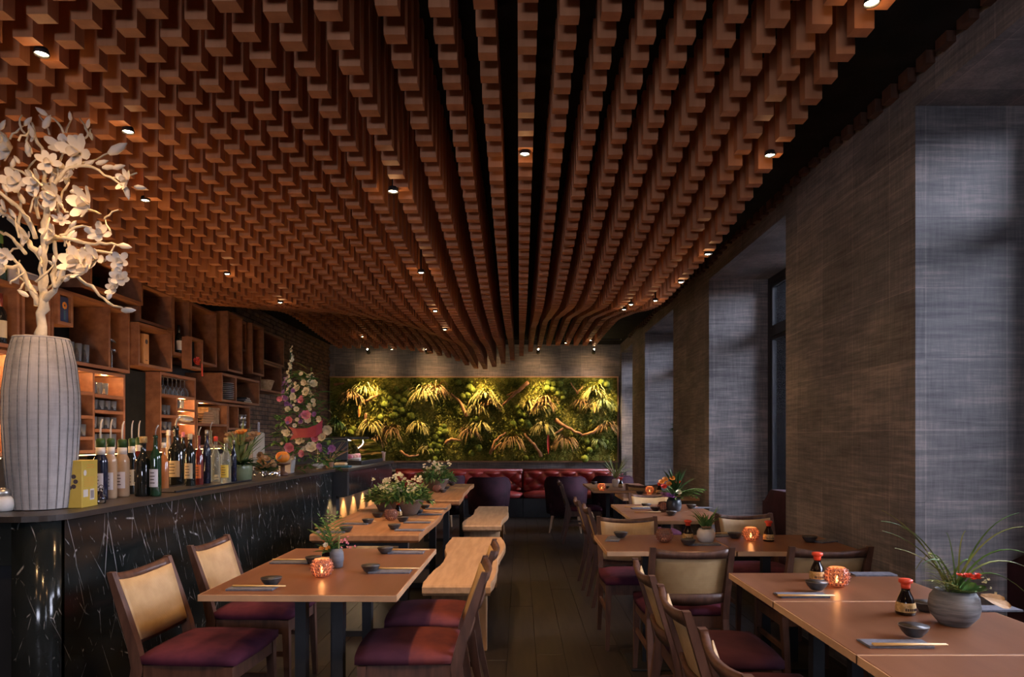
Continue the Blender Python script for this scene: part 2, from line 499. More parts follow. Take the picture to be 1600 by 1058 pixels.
def marble():
    """black marble with thin, straight broken white veins falling at a steep slant"""
    m, nt, bs = nodes('black_marble')
    bs.inputs['Roughness'].default_value = 0.14; bs.inputs['Specular IOR Level'].default_value = 0.5
    g = nt.nodes.new('ShaderNodeNewGeometry')
    def vein(rot, sc, scale, wth, mlo, mhi, seed):
        mp0 = nt.nodes.new('ShaderNodeMapping'); mp0.vector_type = 'POINT'
        mp0.inputs['Rotation'].default_value = rot; mp0.inputs['Location'].default_value = (seed, seed * 2.3, seed * 1.7)
        mp = nt.nodes.new('ShaderNodeMapping'); mp.inputs['Scale'].default_value = sc
        nt.links.new(g.outputs['Position'], mp0.inputs[0]); nt.links.new(mp0.outputs[0], mp.inputs[0])
        vo = nt.nodes.new('ShaderNodeTexVoronoi'); vo.feature = 'DISTANCE_TO_EDGE'
        vo.inputs['Scale'].default_value = scale
        nt.links.new(mp.outputs[0], vo.inputs['Vector'])
        v = ramp(nt, vo.outputs['Distance'], [(0.0, 1.0), (wth, 0.0)])
        mk = ramp(nt, ntex(nt, mp.outputs[0], scale * 1.6, 4, 0.65), [(mlo, 0.0), (mhi, 1.0)])
        return mixc(nt, 1.0, v, mk, 'MULTIPLY')
    f1 = vein((-0.40, 0.2, 0), (1.5, 1.5, 0.16), 5.0, 0.010, 0.50, 0.60, 0.7)
    f2 = vein((-0.30, -0.2, 0), (1.8, 1.8, 0.22), 9.0, 0.020, 0.54, 0.64, 3.1)
    f3 = vein((0.25, 0.3, 0), (1.3, 1.3, 0.20), 3.4, 0.005, 0.50, 0.64, 5.9)
    f = mixc(nt, 1.0, mixc(nt, 1.0, f1, f2, 'ADD'), f3, 'ADD')
    base = ramp(nt, ntex(nt, coord(nt, True, (2, 2, 2)), 2, 4), [(0.3, (0.007, 0.010, 0.010)), (0.7, (0.020, 0.022, 0.021))])
    nt.links.new(mixc(nt, f, base, (0.40, 0.39, 0.38)), bs.inputs['Base Color'])
    return m
M['marble'] = marble()

def cane():
    m, nt, bs = nodes('woven_cane')
    bs.inputs['Roughness'].default_value = 0.6
    outs = []
    for sc in ((1 / 0.006, 0, 0), (0, 0, 1 / 0.006)):
        v = coord(nt, False, sc)
        w = nt.nodes.new('ShaderNodeTexWave'); w.wave_type = 'BANDS'; w.bands_direction = 'X' if sc[0] else 'Z'
        nt.links.new(v, w.inputs[0]); w.inputs['Scale'].default_value = 0.32; w.inputs['Distortion'].default_value = 0.6
        outs.append(w.outputs['Fac'])
    f = mathn(nt, 'MAXIMUM', outs[0], outs[1])
    n = ntex(nt, coord(nt, False, (1, 1, 1)), 9, 3)
    big = ramp(nt, n, [(0.3, (0.42, 0.27, 0.12)), (0.7, (0.58, 0.40, 0.20))])
    nt.links.new(mixc(nt, ramp(nt, f, [(0.25, 0.45), (0.7, 0.0)]), big, (0.20, 0.11, 0.05)), bs.inputs['Base Color'])
    bump(nt, bs, f, 0.3, 0.002)
    return m
M['cane'] = cane()

def twotone():
    """plum cushion sewn from a darker and a rustier panel"""
    m, nt, bs = nodes('two_tone_velvet')
    bs.inputs['Roughness'].default_value = 0.85; bs.inputs['Specular IOR Level'].default_value = 0.15
    t = nt.nodes.new('ShaderNodeTexCoord'); sp = nt.nodes.new('ShaderNodeSeparateXYZ')
    nt.links.new(t.outputs['Object'], sp.inputs[0])
    st = ramp(nt, mathn(nt, 'ADD', mathn(nt, 'MULTIPLY', sp.outputs[1], 1.0), 0.5), [(0.497, 1.0), (0.503, 0.0)])
    n = ntex(nt, coord(nt), 6, 4)
    a = ramp(nt, n, [(0.3, (0.045, 0.014, 0.028)), (0.7, (0.085, 0.026, 0.046))])
    b = ramp(nt, n, [(0.3, (0.08, 0.024, 0.036)), (0.7, (0.19, 0.045, 0.04))])
    nt.links.new(mixc(nt, st, a, b), bs.inputs['Base Color'])
    return m
M['twotone'] = twotone()

def brickmat():
    m, nt, bs = nodes('dark_brick')
    bs.inputs['Roughness'].default_value = 0.7
    n = ntex(nt, coord(nt, True, (3, 5, 14)), 1, 3)
    nt.links.new(ramp(nt, n, [(0.35, (0.085, 0.048, 0.032)), (0.65, (0.21, 0.115, 0.07))]), bs.inputs['Base Color'])
    return m
M['brick'] = brickmat()
M['mortar'] = mat('mortar', (0.03, 0.026, 0.022), rough=0.95)

def vasemat():
    m, nt, bs = nodes('brushed_grey_vase')
    bs.inputs['Roughness'].default_value = 0.75
    a = ntex(nt, coord(nt, False, (6, 6, 40)), 1, 4, 0.7); b = ntex(nt, coord(nt, False, (9, 9, 1.6)), 1, 5, 0.65)
    s = mathn(nt, 'ADD', mathn(nt, 'MULTIPLY', a, 0.3), mathn(nt, 'MULTIPLY', b, 0.7))
    nt.links.new(ramp(nt, s, [(0.36, (0.25, 0.235, 0.23)), (0.58, (0.46, 0.43, 0.42))]), bs.inputs['Base Color'])
    bump(nt, bs, s, 0.5, 0.004)
    return m
M['vase'] = vasemat()

def mossmat():
    m, nt, bs = nodes('moss')
    bs.inputs['Roughness'].default_value = 0.95; bs.inputs['Specular IOR Level'].default_value = 0.1
    a = ntex(nt, coord(nt, True, (1, 1, 1)), 2.6, 5); b = ntex(nt, coord(nt, True, (1, 1, 1.5)), 26, 4)
    s = mathn(nt, 'ADD', mathn(nt, 'MULTIPLY', a, 0.6), mathn(nt, 'MULTIPLY', b, 0.4))
    nt.links.new(ramp(nt, s, [(0.36, (0.035, 0.055, 0.011)), (0.48, (0.13, 0.145, 0.024)), (0.62, (0.32, 0.28, 0.055))]), bs.inputs['Base Color'])
    bump(nt, bs, b, 0.8, 0.02)
    return m
M['moss'] = mossmat()
M['mossball'] = mat('moss_ball', (0.085, 0.125, 0.02), (0.22, 0.245, 0.04), rough=0.95, scale=24, spec=0.1, bmp=0.6, world=True)
M['frond'] = mat('dry_frond', (0.22, 0.20, 0.05), (0.48, 0.40, 0.14), rough=0.8, scale=5, world=True, spec=0.2)
M['frond2'] = mat('brown_frond', (0.17, 0.10, 0.035), (0.34, 0.21, 0.085), rough=0.8, scale=5, world=True, spec=0.2)
M['bark'] = mat('driftwood', (0.26, 0.115, 0.042), (0.50, 0.25, 0.10), rough=0.8, scale=10, world=True, bmp=0.5)

# ------------------------------------------------------------------ light helpers
def light(kind, name, loc, power, col=WARM, parent=None, target=None, rot=None, **kw):
    l = bpy.data.lights.new(name, kind); l.energy = power; l.color = col
    for k, v in kw.items(): setattr(l, k, v)
    o = bpy.data.objects.new(name, l); COL.objects.link(o)
    o.location = loc
    if target is not None:
        o.rotation_euler = (Vector(target) - Vector(loc)).to_track_quat('-Z', 'Y').to_euler()
    if rot: o.rotation_euler = rot
    if parent: o.parent = parent
    return o
# ------------------------------------------------------------------ the room
g = G().box(XL - 0.3, 2.8, YN, YB + 0.3, -0.2, -0.012)
floor = struct('floor', g, M['subfloor'])
pw, pl = 0.185, 2.3
plank = G().cbox(-pw / 2 + 0.0012, pw / 2 - 0.0012, -pl / 2 + 0.001, pl / 2 - 0.001, -0.012, 0.0, 0.0015).mesh('plank', M['floor'])
x = -2.3; k = 0
while x < 2.64:
    y = 0.1 - R.uniform(0, 1.6)
    while y < 13.5:
        o = obj('plank', plank, parent=floor, loc=(x + pw / 2, y + pl / 2, 0))
        if R.random() < 0.5: o.rotation_euler = (0, 0, PI)
        y += pl
    x += pw; k += 1

NICHES = [(-2.2, -0.4), (1.3, 3.45), (5.13, 7.21), (8.89, 10.9), (12.1, 13.4)]
g = G()
for a, b in PILLARS + [(YN, -2.2), (13.4, YB + 0.3)]:
    g.box(XR, 2.80, a, b, -0.2, ZC + 0.1)
for a, b in NICHES:
    g.box(XR, 2.80, a, b, ZHEAD, ZC + 0.1)
    g.box(2.60, 2.80, a, b, -0.2, 0.46)
struct('wall_right', g, M['paper'])
for i, (a, b) in enumerate(NICHES):
    g = G(); xf0, xf1 = 2.62, 2.69; z0, z1 = 0.46, ZHEAD
    fw = 0.07
    g.box(xf0, xf1, a, a + fw, z0, z1).box(xf0, xf1, b - fw, b, z0, z1)
    g.box(xf0, xf1, a + fw, b - fw, z0, z0 + fw).box(xf0, xf1, a + fw, b - fw, z1 - fw, z1)
    m = (a + b) / 2; zt = 2.50
    g.box(xf0 - 0.01, xf1, a + fw, b - fw, zt - 0.04, zt + 0.04)
    w = struct('window_%d' % (i + 1), g, M['black'])
    obj('mullion', G().box(xf0 - 0.005, xf1, m - 0.035, m + 0.035, z0 + fw, zt - 0.04).box(xf0 - 0.005, xf1, m - 0.035, m + 0.035, zt + 0.04, z1 - fw), M['black'], w)
    for ya, yb in ((a + fw, m - 0.035), (m + 0.035, b - fw)):
        for za, zb in ((z0 + fw, zt - 0.04), (zt + 0.04, z1 - fw)):
            sash = obj('sash', G().box(xf0 + 0.01, xf1 - 0.01, ya, ya + 0.035, za, zb).box(xf0 + 0.01, xf1 - 0.01, yb - 0.035, yb, za, zb).box(xf0 + 0.01, xf1 - 0.01, ya + 0.035, yb - 0.035, za, za + 0.035).box(xf0 + 0.01, xf1 - 0.01, ya + 0.035, yb - 0.035, zb - 0.035, zb), M['black'], w)
            obj('pane', G().box(2.652, 2.658, ya + 0.035, yb - 0.035, za + 0.035, zb - 0.035), M['pane'], sash)

fac = struct('background', G().box(11.0, 11.5, -12, 26, -0.5, 3.4), M['facade'])
struct('ground', G().box(2.8, 11.0, -12, 26, -0.6, -0.2), M['facade'])
struct('wall_back', G().box(XL - 0.3, 2.8, YB, YB + 0.3, -0.2, ZC + 0.1), M['paper'])
g = G().box(XL - 0.3, NWX0, YN - 0.3, YN, -0.2, ZC + 0.1).box(NWX1, 2.8, YN - 0.3, YN, -0.2, ZC + 0.1)
g.box(NWX0, NWX1, YN - 0.3, YN, -0.2, NWZ0).box(NWX0, NWX1, YN - 0.3, YN, NWZ1, ZC + 0.1)
struct('wall_near', g, M['plaster'])
ya, yb = YN - 0.2, YN - 0.14
g = G().box(NWX0, NWX0 + 0.07, ya, yb, NWZ0, NWZ1).box(NWX1 - 0.07, NWX1, ya, yb, NWZ0, NWZ1).box(NWX0 + 0.07, NWX1 - 0.07, ya, yb, NWZ0, NWZ0 + 0.07).box(NWX0 + 0.07, NWX1 - 0.07, ya, yb, NWZ1 - 0.07, NWZ1)
w = struct('window_6', g, M['black'])
third = (NWX1 - NWX0) / 3
for k in range(3):
    if k: obj('mullion', G().box(NWX0 + k * third - 0.03, NWX0 + k * third + 0.03, ya, yb, NWZ0 + 0.07, NWZ1 - 0.07), M['black'], w)
    obj('pane', G().box(NWX0 + k * third + 0.03 + (0.04 if k == 0 else 0), NWX0 + (k + 1) * third - 0.03 - (0.04 if k == 2 else 0), ya + 0.025, ya + 0.031, NWZ0 + 0.07, NWZ1 - 0.07), M['pane'], w)
wl = struct('wall_left', G().box(XL - 0.3, XL, YN, YB, -0.2, ZC + 0.1), M['mortar'])
g = G(); bh, bl = 0.052, 0.215
for c in range(34):
    z = 1.10 + c * (bh + 0.012); y = 9.0 + (c % 2) * (bl / 2 + 0.006)
    while y < YB - bl * 0.6:
        e = R.uniform(0, 0.008)
        g.box(XL - 0.01, XL + 0.018 + e, y, y + bl, z, z + bh)
        y += bl + 0.012
bw = obj('brickwork', g, M['brick'], wl); bw['kind'] = 'stuff'; bw['label'] = 'courses of slim dark red bricks'

ceiling = struct('ceiling', G().box(XL - 0.3, 2.8, YN, YB + 0.3, ZC, ZC + 0.15), M['ceil'])

# ------------------------------------------------------------------ the wave of hanging battens
GX = [-3.35, -2.5, -1.8, -1.3, -0.7, -0.3, 0.6, 1.45]
GY = [1.2, 2.9, 3.6, 5.0, 6.6, 8.5, 10.0, 11.5, 13.0]
GZ = {  # how far the batten ends lie above eye level
 -3.35: [1.66, 1.60, 1.56, 1.43, 1.38, 1.62, 1.80, 1.72, 1.66],
 -2.5:  [1.67, 1.62, 1.57, 1.47, 1.36, 1.58, 1.79, 1.72, 1.66],
 -1.8:  [1.65, 1.58, 1.53, 1.45, 1.35, 1.49, 1.70, 1.66, 1.58],
 -1.3:  [1.58, 1.49, 1.45, 1.38, 1.30, 1.38, 1.54, 1.54, 1.48],
 -0.7:  [1.44, 1.375, 1.345, 1.27, 1.20, 1.23, 1.30, 1.28, 1.28],
 -0.3:  [1.70, 1.60, 1.52, 1.38, 1.26, 1.28, 1.38, 1.40, 1.38],
 0.6:   [1.80, 1.70, 1.62, 1.46, 1.35, 1.55, 1.72, 1.73, 1.72],
 1.45:  [1.74, 1.62, 1.54, 1.36, 1.33, 1.55, 1.70, 1.72, 1.72],
}
def cr(xs, ys, x):
    x = max(xs[0], min(xs[-1], x)); i = 0
    while i < len(xs) - 2 and x > xs[i + 1]: i += 1
    h = xs[i + 1] - xs[i]; t = (x - xs[i]) / h
    def sl(j):
        if j <= 0: return (ys[1] - ys[0]) / (xs[1] - xs[0]) * 0.5
        if j >= len(xs) - 1: return (ys[-1] - ys[-2]) / (xs[-1] - xs[-2]) * 0.5
        a = (ys[j] - ys[j - 1]) / (xs[j] - xs[j - 1]); b = (ys[j + 1] - ys[j]) / (xs[j + 1] - xs[j])
        return 0 if a * b <= 0 else 2 * a * b / (a + b)
    m0, m1 = sl(i) * h, sl(i + 1) * h
    return (2 * t**3 - 3 * t * t + 1) * ys[i] + (t**3 - 2 * t * t + t) * m0 + (-2 * t**3 + 3 * t * t) * ys[i + 1] + (t**3 - t * t) * m1
def wave(x, y):
    return EYE + cr(GX, [cr(GY, GZ[q], y) for q in GX], x)
PX, PIT, BW, BD = 0.168, 0.157, 0.080, 0.062
bat = thing('batten_ceiling', 'wavy canopy of hanging reddish wooden battens under the black ceiling', 'ceiling feature', (0, 0, ZC))
unit = G().box(-BW / 2, BW / 2, -BD / 2, BD / 2, -1, 0).mesh('batten', M['batten'])
cells = []
nx = 29
for i in range(nx):
    X = 0.032 + (i - 20) * PX
    for j in range(72):
        Y = 1.5 + j * PIT
        zb = wave(X, Y)
        sx = CX + X * FPX / Y; sy = CY - (zb - EYE) * FPX / Y
        vis = 30 < sx < 1590 and sy > 12
        if zb < ZC - 0.02:
            cells.append((0 if vis else 1, Y, X, zb))
cells.sort()
for q, (iv, Y, X, zb) in enumerate(cells[:300]):
    o = obj('batten', unit, parent=bat, loc=(X, Y, 0))
    o.scale = (1, 1, ZC - zb)
g = G()
for iv, Y, X, zb in cells[300:]:
    g.box(X - BW / 2, X + BW / 2, Y - BD / 2, Y + BD / 2, zb - ZC, 0)
o = obj('battens', g, M['batten'], bat); o['kind'] = 'stuff'
g = G()
for j in range(70):
    Y = 1.4 + j * PIT
    g.box(XR - 0.045, XR, Y, Y + 0.085, -0.055 - 0.02 * math.sin(j * 0.55), 0)
o = obj('edge_battens', g, M['walnut'], bat); o['kind'] = 'stuff'

# downlights set between the battens: (x, y)
LAMPS = []
def ray(px, py):
    dx, a = (px - CX) / FPX, (CY - py) / FPX
    Y = 1.5
    while Y < 13:
        if a * Y >= wave(max(-3.3, min(1.45, dx * Y)), Y) - EYE - 0.012: break
        Y += 0.02
    return dx * Y, Y
for px, py in [(65, 82), (200, 205), (227, 312), (355, 428), (438, 473), (614, 299), (658, 426), (680, 486), (695, 515),
               (820, 240), (1203, 240), (1362, 3), (1106, 397), (1064, 441), (1024, 470), (986, 476), (975, 484), (566, 526), (612, 546), (884, 536), (923, 532)]:
    LAMPS.append(ray(px, py))
where = ['over the magnolia branches by the near end of the bar', 'beyond the magnolia tree over the back bar', 'above the back bar cubbies behind the magnolia', 'over the row of liquor bottles',
         'over the pink flower arrangement', 'in the deepest trough of the wave over the plain table', 'in the trough over the first live-edge table',
         'in the trough over the second live-edge table', 'in the trough just before the armchairs', 'on the middle line of the ceiling over the aisle',
         'at the edge of the battens before the nearest pillar', 'near the ceiling edge at the top of the picture', 'before the second window at the edge of the battens',
         'at the batten edge before the middle pillar', 'at the batten edge by the third window', 'at the batten edge, first of the close pair by the third window', 'at the batten edge, second of the close pair by the third window',
         'at the far left over the brick wall corner', 'before the left half of the moss wall', 'before the middle of the moss wall, right of the aisle', 'before the right end of the moss wall']
def make_lamp():
    t = thing('downlight', '', 'ceiling light')
    obj('housing', G().lathe([(0.006, 0.30), (0.006, 0.026), (0.024, 0.024), (0.030, 0.0), (0.028, -0.003), (0.026, 0.006)], 14, cap=False), M['black'], t, True)
    obj('lens', G().lathe([(0.0005, 0.003), (0.014, 0.0), (0.026, 0.008)], 14, cap=False), M['lampface'], t, True)
    return Proto(t)
LP = make_lamp()
for (X, Y), wtxt in zip(LAMPS, where):
    z = wave(max(-3.3, min(1.45, X)), Y) - 0.012
    KL = 8 if X > 0.8 else (50 if 2.4 < Y < 7.5 and -1.6 < X < -0.2 else 26)
    r = LP.put((X, Y, z), 0, 'small glowing downlight ' + wtxt, 'downlights in the batten ceiling')
    light('SPOT', 'downlight_beam', (X, Y, z - 0.02), KL * K_DOWN, parent=None, target=(X, Y, 0), spot_size=1.75 if X < 0.8 else 1.45, spot_blend=0.9 if X < 0.8 else 0.3, shadow_soft_size=0.03)
    light('POINT', 'downlight_spill', (X, Y, z - 0.035), 0.25 * K_DOWN, shadow_soft_size=0.03)
# the same fittings go on behind the photographer
for X, Y in [(-2.2, 0.9), (-0.7, 0.9), (0.9, 0.9), (-2.2, -0.9), (-0.7, -0.9), (0.9, -0.9)]:
    light('SPOT', 'downlight_beam', (X, Y, 2.95), 40 * K_DOWN, target=(X, Y, 0), spot_size=2.4, spot_blend=0.8, shadow_soft_size=0.05)

# smoke detector in the dark ceiling strip
sx, sy = at(1183, 313, 4.62)[:2]
t = thing('smoke_detector', 'pale round smoke detector on the dark ceiling strip near the pillar', 'detector', (1.62, 4.7, ZC))
obj('base', G().lathe([(0.055, -0.012), (0.055, 0)], 18), M['white'], t, True)
obj('dome', G().lathe([(0.012, -0.042), (0.036, -0.036), (0.045, -0.012)], 18), M['white'], t, True)
# ------------------------------------------------------------------ bar counter
BX, BZ = -2.0, 1.07
t = thing('bar_counter', 'long black marble bar counter with white veins beside the dining tables', 'bar', (BX, 2.9, 0))
def rel(g, o): 
    g.v = [(v[0] - o[0], v[1] - o[1], v[2] - o[2]) for v in g.v]; return g
B0 = (BX, 2.9, 0)
obj('side_panel', rel(G().box(-2.05, -2.0, 2.98, 7.30, 0, 1.045), B0), M['marble'], t)
corner = G()
rr = 0.08; ring = [(BX - rr + rr * math.sin(a * PI / 16), 2.98 - rr * math.cos(a * PI / 16)) for a in range(9)]
outl = [(-2.16, 2.90)] + ring + [(-2.0, 3.0), (-2.16, 3.0)]
vs = [(x, y, z) for z in (0, 1.045) for x, y in outl]; n = len(outl)
corner.add(vs, [tuple(range(n))[::-1], tuple(range(n, 2 * n))] + [(i, (i + 1) % n, n + (i + 1) % n, n + i) for i in range(n)])
obj('corner_post', rel(corner, B0), M['marble'], t, True)
obj('end_fascia', rel(G().box(-2.72, -2.16, 2.90, 2.95, 0.86, 1.045), B0), M['marble'], t)
obj('recess_panel', rel(G().box(-2.72, -2.16, 2.97, 3.0, 0, 0.86), B0), M['black'], t)
obj('back_panel', rel(G().box(-2.72, -2.68, 3.0, 7.3, 0, 1.03), B0), M['black'], t)
obj('far_end_panel', rel(G().box(-2.68, -2.05, 7.26, 7.30, 0, 1.03), B0), M['black'], t)
rr = 0.16; o1 = [(-2.76, 7.3), (-2.76, 2.87)] + [(-1.97 - rr + rr * math.sin(a * PI / 16), 2.87 + rr - rr * math.cos(a * PI / 16)) for a in range(9)] + [(-1.97, 7.3)]
cg = G(); n = len(o1)
vs = [(x, y, z) for z in (1.045, 1.07) for x, y in o1]
cg.add(vs, [tuple(range(n))[::-1], tuple(range(n, 2 * n))] + [(i, (i + 1) % n, n + (i + 1) % n, n + i) for i in range(n)])
M['bartop'] = mat('bar_top', (0.022, 0.016, 0.013), (0.042, 0.030, 0.022), rough=0.4, scale=5, stretch=(5, 1, 1), spec=0.5)
obj('countertop', rel(cg, B0), M['bartop'], t)

# second, raised-front counter with the display case
t2 = thing('sushi_counter', 'black marble counter with a lit underside beyond the bar', 'counter', (-1.85, 7.32, 0))
B1 = (-1.85, 7.32, 0)
obj('fascia', rel(G().box(-1.90, -1.85, 7.40, 9.9, 0.78, 1.04), B1), M['marble'], t2)
obj('end_panel', rel(G().box(-2.72, -1.85, 7.32, 7.40, 0.78, 1.04), B1), M['black'], t2)
obj('end_post', rel(G().box(-2.10, -1.97, 7.32, 7.46, 0, 0.78), B1), M['black'], t2)
M['bronze'] = mat('bronze_stone', (0.075, 0.050, 0.030), (0.15, 0.10, 0.06), rough=0.35, scale=2.5, stretch=(2, 2, 0.5), world=True)
obj('lower_panel', rel(G().box(-2.15, -2.10, 7.40, 9.9, 0, 0.78), B1), M['bronze'], t2)
obj('soffit', rel(G().box(-2.72, -1.90, 7.40, 9.9, 0.76, 0.78), B1), M['black'], t2)
obj('countertop', rel(G().cbox(-2.76, -1.83, 7.32, 9.95, 1.04, 1.075, 0.006), B1), M['bartop'], t2)
for q in range(5):
    y = 7.62 + q * 0.5
    obj('under_light', rel(G().lathe([(0.02, 0.745), (0.024, 0.76)], 10, (-2.03, y, 0)), B1), M['lampface'], t2)
    light('SPOT', 'under_counter_beam', (-2.02, y, 0.74), 60, target=(-2.09, y, 0), spot_size=1.6, spot_blend=0.6, shadow_soft_size=0.015)
light('SPOT', 'under_counter_beam', (-1.93, 7.2, 0.80), 30, target=(-2.0, 7.15, 0), spot_size=1.7, spot_blend=0.6, shadow_soft_size=0.02)  # added spot with no lamp body, stands in for glow reflected from the under-lights

# ------------------------------------------------------------------ back bar of wooden boxes
SX0, SX1 = XL + 0.002, -3.45
TB = 0.026
def shelf_box(y0, y1, z0, z1, label, divs=(), shelves=(), x1=SX1, x0=SX0, back=True):
    t = thing('cubby_shelf', label, 'shelf', (x1, y0, z0), group='wooden cubbies of the back bar')
    def L(a, b, c, d, e, f): return G().box(a - x1, b - x1, c - y0, d - y0, e - z0, f - z0)
    obj('top_board', L(x0, x1, y0, y1, z1 - TB, z1), M['shelf'], t)
    obj('bottom_board', L(x0, x1, y0, y1, z0, z0 + TB), M['shelf'], t)
    obj('side_board', L(x0, x1, y0, y0 + TB, z0 + TB, z1 - TB), M['shelf'], t)
    obj('side_board', L(x0, x1, y1 - TB, y1, z0 + TB, z1 - TB), M['shelf'], t)
    if back: obj('back_board', L(x0, x0 + 0.012, y0 + TB, y1 - TB, z0 + TB, z1 - TB), M['ceil'], t)
    for d in divs:
        ya, za, zb = d if isinstance(d, tuple) else (d, z0 + TB, z1 - TB)
        obj('divider', L(x0 + 0.012, x1 - 0.004, ya - TB / 2, ya + TB / 2, za, zb), M['shelf'], t)
    for (ya, yb, z) in shelves:
        obj('shelf_board', L(x0 + 0.012, x1 - 0.002, ya, yb, z - TB / 2, z + TB / 2), M['shelf'], t)
    return t
shelf_box(3.95, 4.71, 2.01, 2.46, 'wooden cubby holding wine bottles left of the magnolia trunk')
shelf_box(4.735, 5.02, 1.98, 2.52, 'narrow wooden cubby behind the magnolia trunk')
shelf_box(5.03, 6.04, 1.975, 2.53, 'wide wooden cubby with carafes right of the magnolia trunk', divs=(5.75,))
shelf_box(5.055, 5.23, 2.25, 2.50, 'small framed cubby with a blue carton', x0=SX0 + 0.014, x1=SX1 + 0.03)
shelf_box(5.42, 6.18, 2.60, 2.87, 'top wooden cubby behind the hanging magnolia petals', x1=SX1 + 0.04)
shelf_box(6.07, 6.66, 2.05, 2.437, 'wooden cubby holding an orange carton', x1=SX1 + 0.06)
shelf_box(6.20, 6.80, 2.465, 2.83, 'empty upper wooden cubby above the orange carton')
shelf_box(6.80, 7.147, 2.24, 2.85, 'tall wooden cubby with one white-labelled bottle')
shelf_box(7.16, 7.78, 2.21, 2.83, 'wide upper wooden cubby right of the single bottle')
shelf_box(6.965, 7.235, 2.115, 2.44, 'small protruding wooden cubby with a red ornament', x0=SX1 + 0.002, x1=-3.355)
shelf_box(7.95, 8.38, 2.185, 2.885, 'tall narrow wooden cubby in the middle of the back bar', x1=SX1 + 0.05)
shelf_box(8.40, 8.62, 2.49, 2.86, 'smallest upright wooden cubby beside the tall narrow one')
shelf_box(8.68, 9.08, 2.22, 2.87, 'tall wooden cubby second from the brick wall', x1=SX1 + 0.05)
shelf_box(9.13, 10.0, 2.44, 2.855, 'upper wooden cubby beside the brick wall')
shelf_box(9.085, 9.9, 2.04, 2.43, 'lower wooden cubby beside the brick wall')
shelf_box(7.75, 8.87, 1.82, 2.145, 'wooden cubby holding stacked plates', divs=(8.15,), x1=SX1 + 0.07)
shelf_box(6.55, 7.27, 1.28, 2.04, 'wooden cubby with hanging stem glasses and tumblers behind the wine bottles', divs=((6.88, 1.28, 1.81),),
          shelves=((6.57, 7.25, 1.82), (6.57, 6.87, 1.615), (6.57, 6.87, 1.465), (6.90, 7.25, 1.69), (6.90, 7.25, 1.555), (6.90, 7.25, 1.425)))
shelf_box(7.29, 8.07, 1.30, 1.81, 'low wooden cubby with stacked boxes', shelves=((7.31, 8.05, 1.55),))
shelf_box(8.08, 8.74, 1.50, 1.81, 'low wooden cubby with steel cups next to the cream cabinet', divs=(8.38,))
shelf_box(5.12, 5.97, 1.28, 1.955, 'wooden cubby packed with tumblers right of the vase', divs=(5.535,),
          shelves=((5.14, 5.52, 1.76), (5.14, 5.52, 1.57), (5.14, 5.52, 1.40), (5.55, 5.95, 1.75), (5.55, 5.95, 1.62), (5.55, 5.95, 1.465)))
shelf_box(3.80, 4.64, 1.28, 1.99, 'brightly lit wooden cubby at the left edge behind the vase', shelves=((3.82, 4.62, 1.62),))
# dark recess column, cream cabinet, back-bar worktop
struct('trim_1', G().box(XL, -3.58, 6.0, 6.53, 0, 2.03), M['ceil'])
t = thing('cream_cabinet', 'tall cream cabinet at the end of the back bar', 'cabinet', (-3.45, 8.78, 0))
obj('body', G().cbox(-0.31, 0, 0, 0.42, 0, 1.48, 0.006), M['cream'], t)
obj('door', G().cbox(0, 0.018, 0.01, 0.41, 0.02, 1.47, 0.004), M['cream'], t)
t = thing('back_counter', 'dark worktop running under the back bar cubbies', 'counter', (-3.2, 3.4, 0))
obj('body', G().box(-0.56, -0.03, 0, 5.3, 0, 0.88), M['black'], t)
obj('countertop', G().cbox(-0.58, 0, 0, 5.3, 0.88, 0.92, 0.005), M['bartop'], t)
# warm LED strips under the lowest boards and an added uplight inside the bar
for (a, b, z) in ((3.85, 4.6, 1.272), (5.15, 5.95, 1.272), (6.58, 7.25, 1.272), (7.35, 8.0, 1.29)):
    s = thing('led_strip', 'warm glowing light strip under the cubby at depth %d' % 0, 'light strip')
    s['label'] = {3.85: 'warm light strip under the cubby left of the vase', 5.15: 'warm light strip under the tumbler cubby right of the vase',
                  6.58: 'warm light strip under the stem glass cubby', 7.35: 'warm light strip under the cubby with stacked boxes'}[a]
    s.location = (-3.50, a, z)
    obj('channel', G().box(-0.02, 0.02, 0, b - a, -0.004, 0.0), M['steel'], s)
    obj('diffuser', G().box(-0.012, 0.012, 0.01, b - a - 0.01, -0.010, -0.004), M['ledstrip'], s)
    light('AREA', 'led_strip_light', (-3.46, (a + b) / 2, z - 0.02), 9, target=(-3.3, (a + b) / 2, 0.9), shape='RECTANGLE', size=0.03, size_y=b - a)
# added uplight strip inside the bar, brightens the batten ends; hidden by the counter
s = thing('added_uplight', 'added warm uplight strip hidden along the inner edge of the bar', 'light strip', (-2.80, 3.1, 0.98))
obj('channel', G().box(-0.02, 0.02, 0, 4.1, -0.012, 0.0), M['steel'], s)
obj('diffuser', G().box(-0.014, 0.014, 0.01, 4.09, 0.0, 0.006), M['ledstrip'], s)
light('AREA', 'added_uplight_beam', (-2.80, 4.9, 1.0), 22, target=(-2.80, 5.15, 3), shape='RECTANGLE', size=0.04, size_y=4.0)
# small strips inside the lit right-hand column of the stem glass cubby and left cubby
for (y, z, p) in ((7.08, 1.79, 1.2), (7.08, 1.66, 1.0), (7.08, 1.53, 1.0), (4.45, 1.95, 2.2), (4.45, 1.58, 2.2), (5.75, 1.92, 1.2), (5.34, 1.92, 1.0), (7.5, 1.78, 1.4)):
    light('POINT', 'cubby_light', (-3.50, y, z), p * 2.2, shadow_soft_size=0.02)

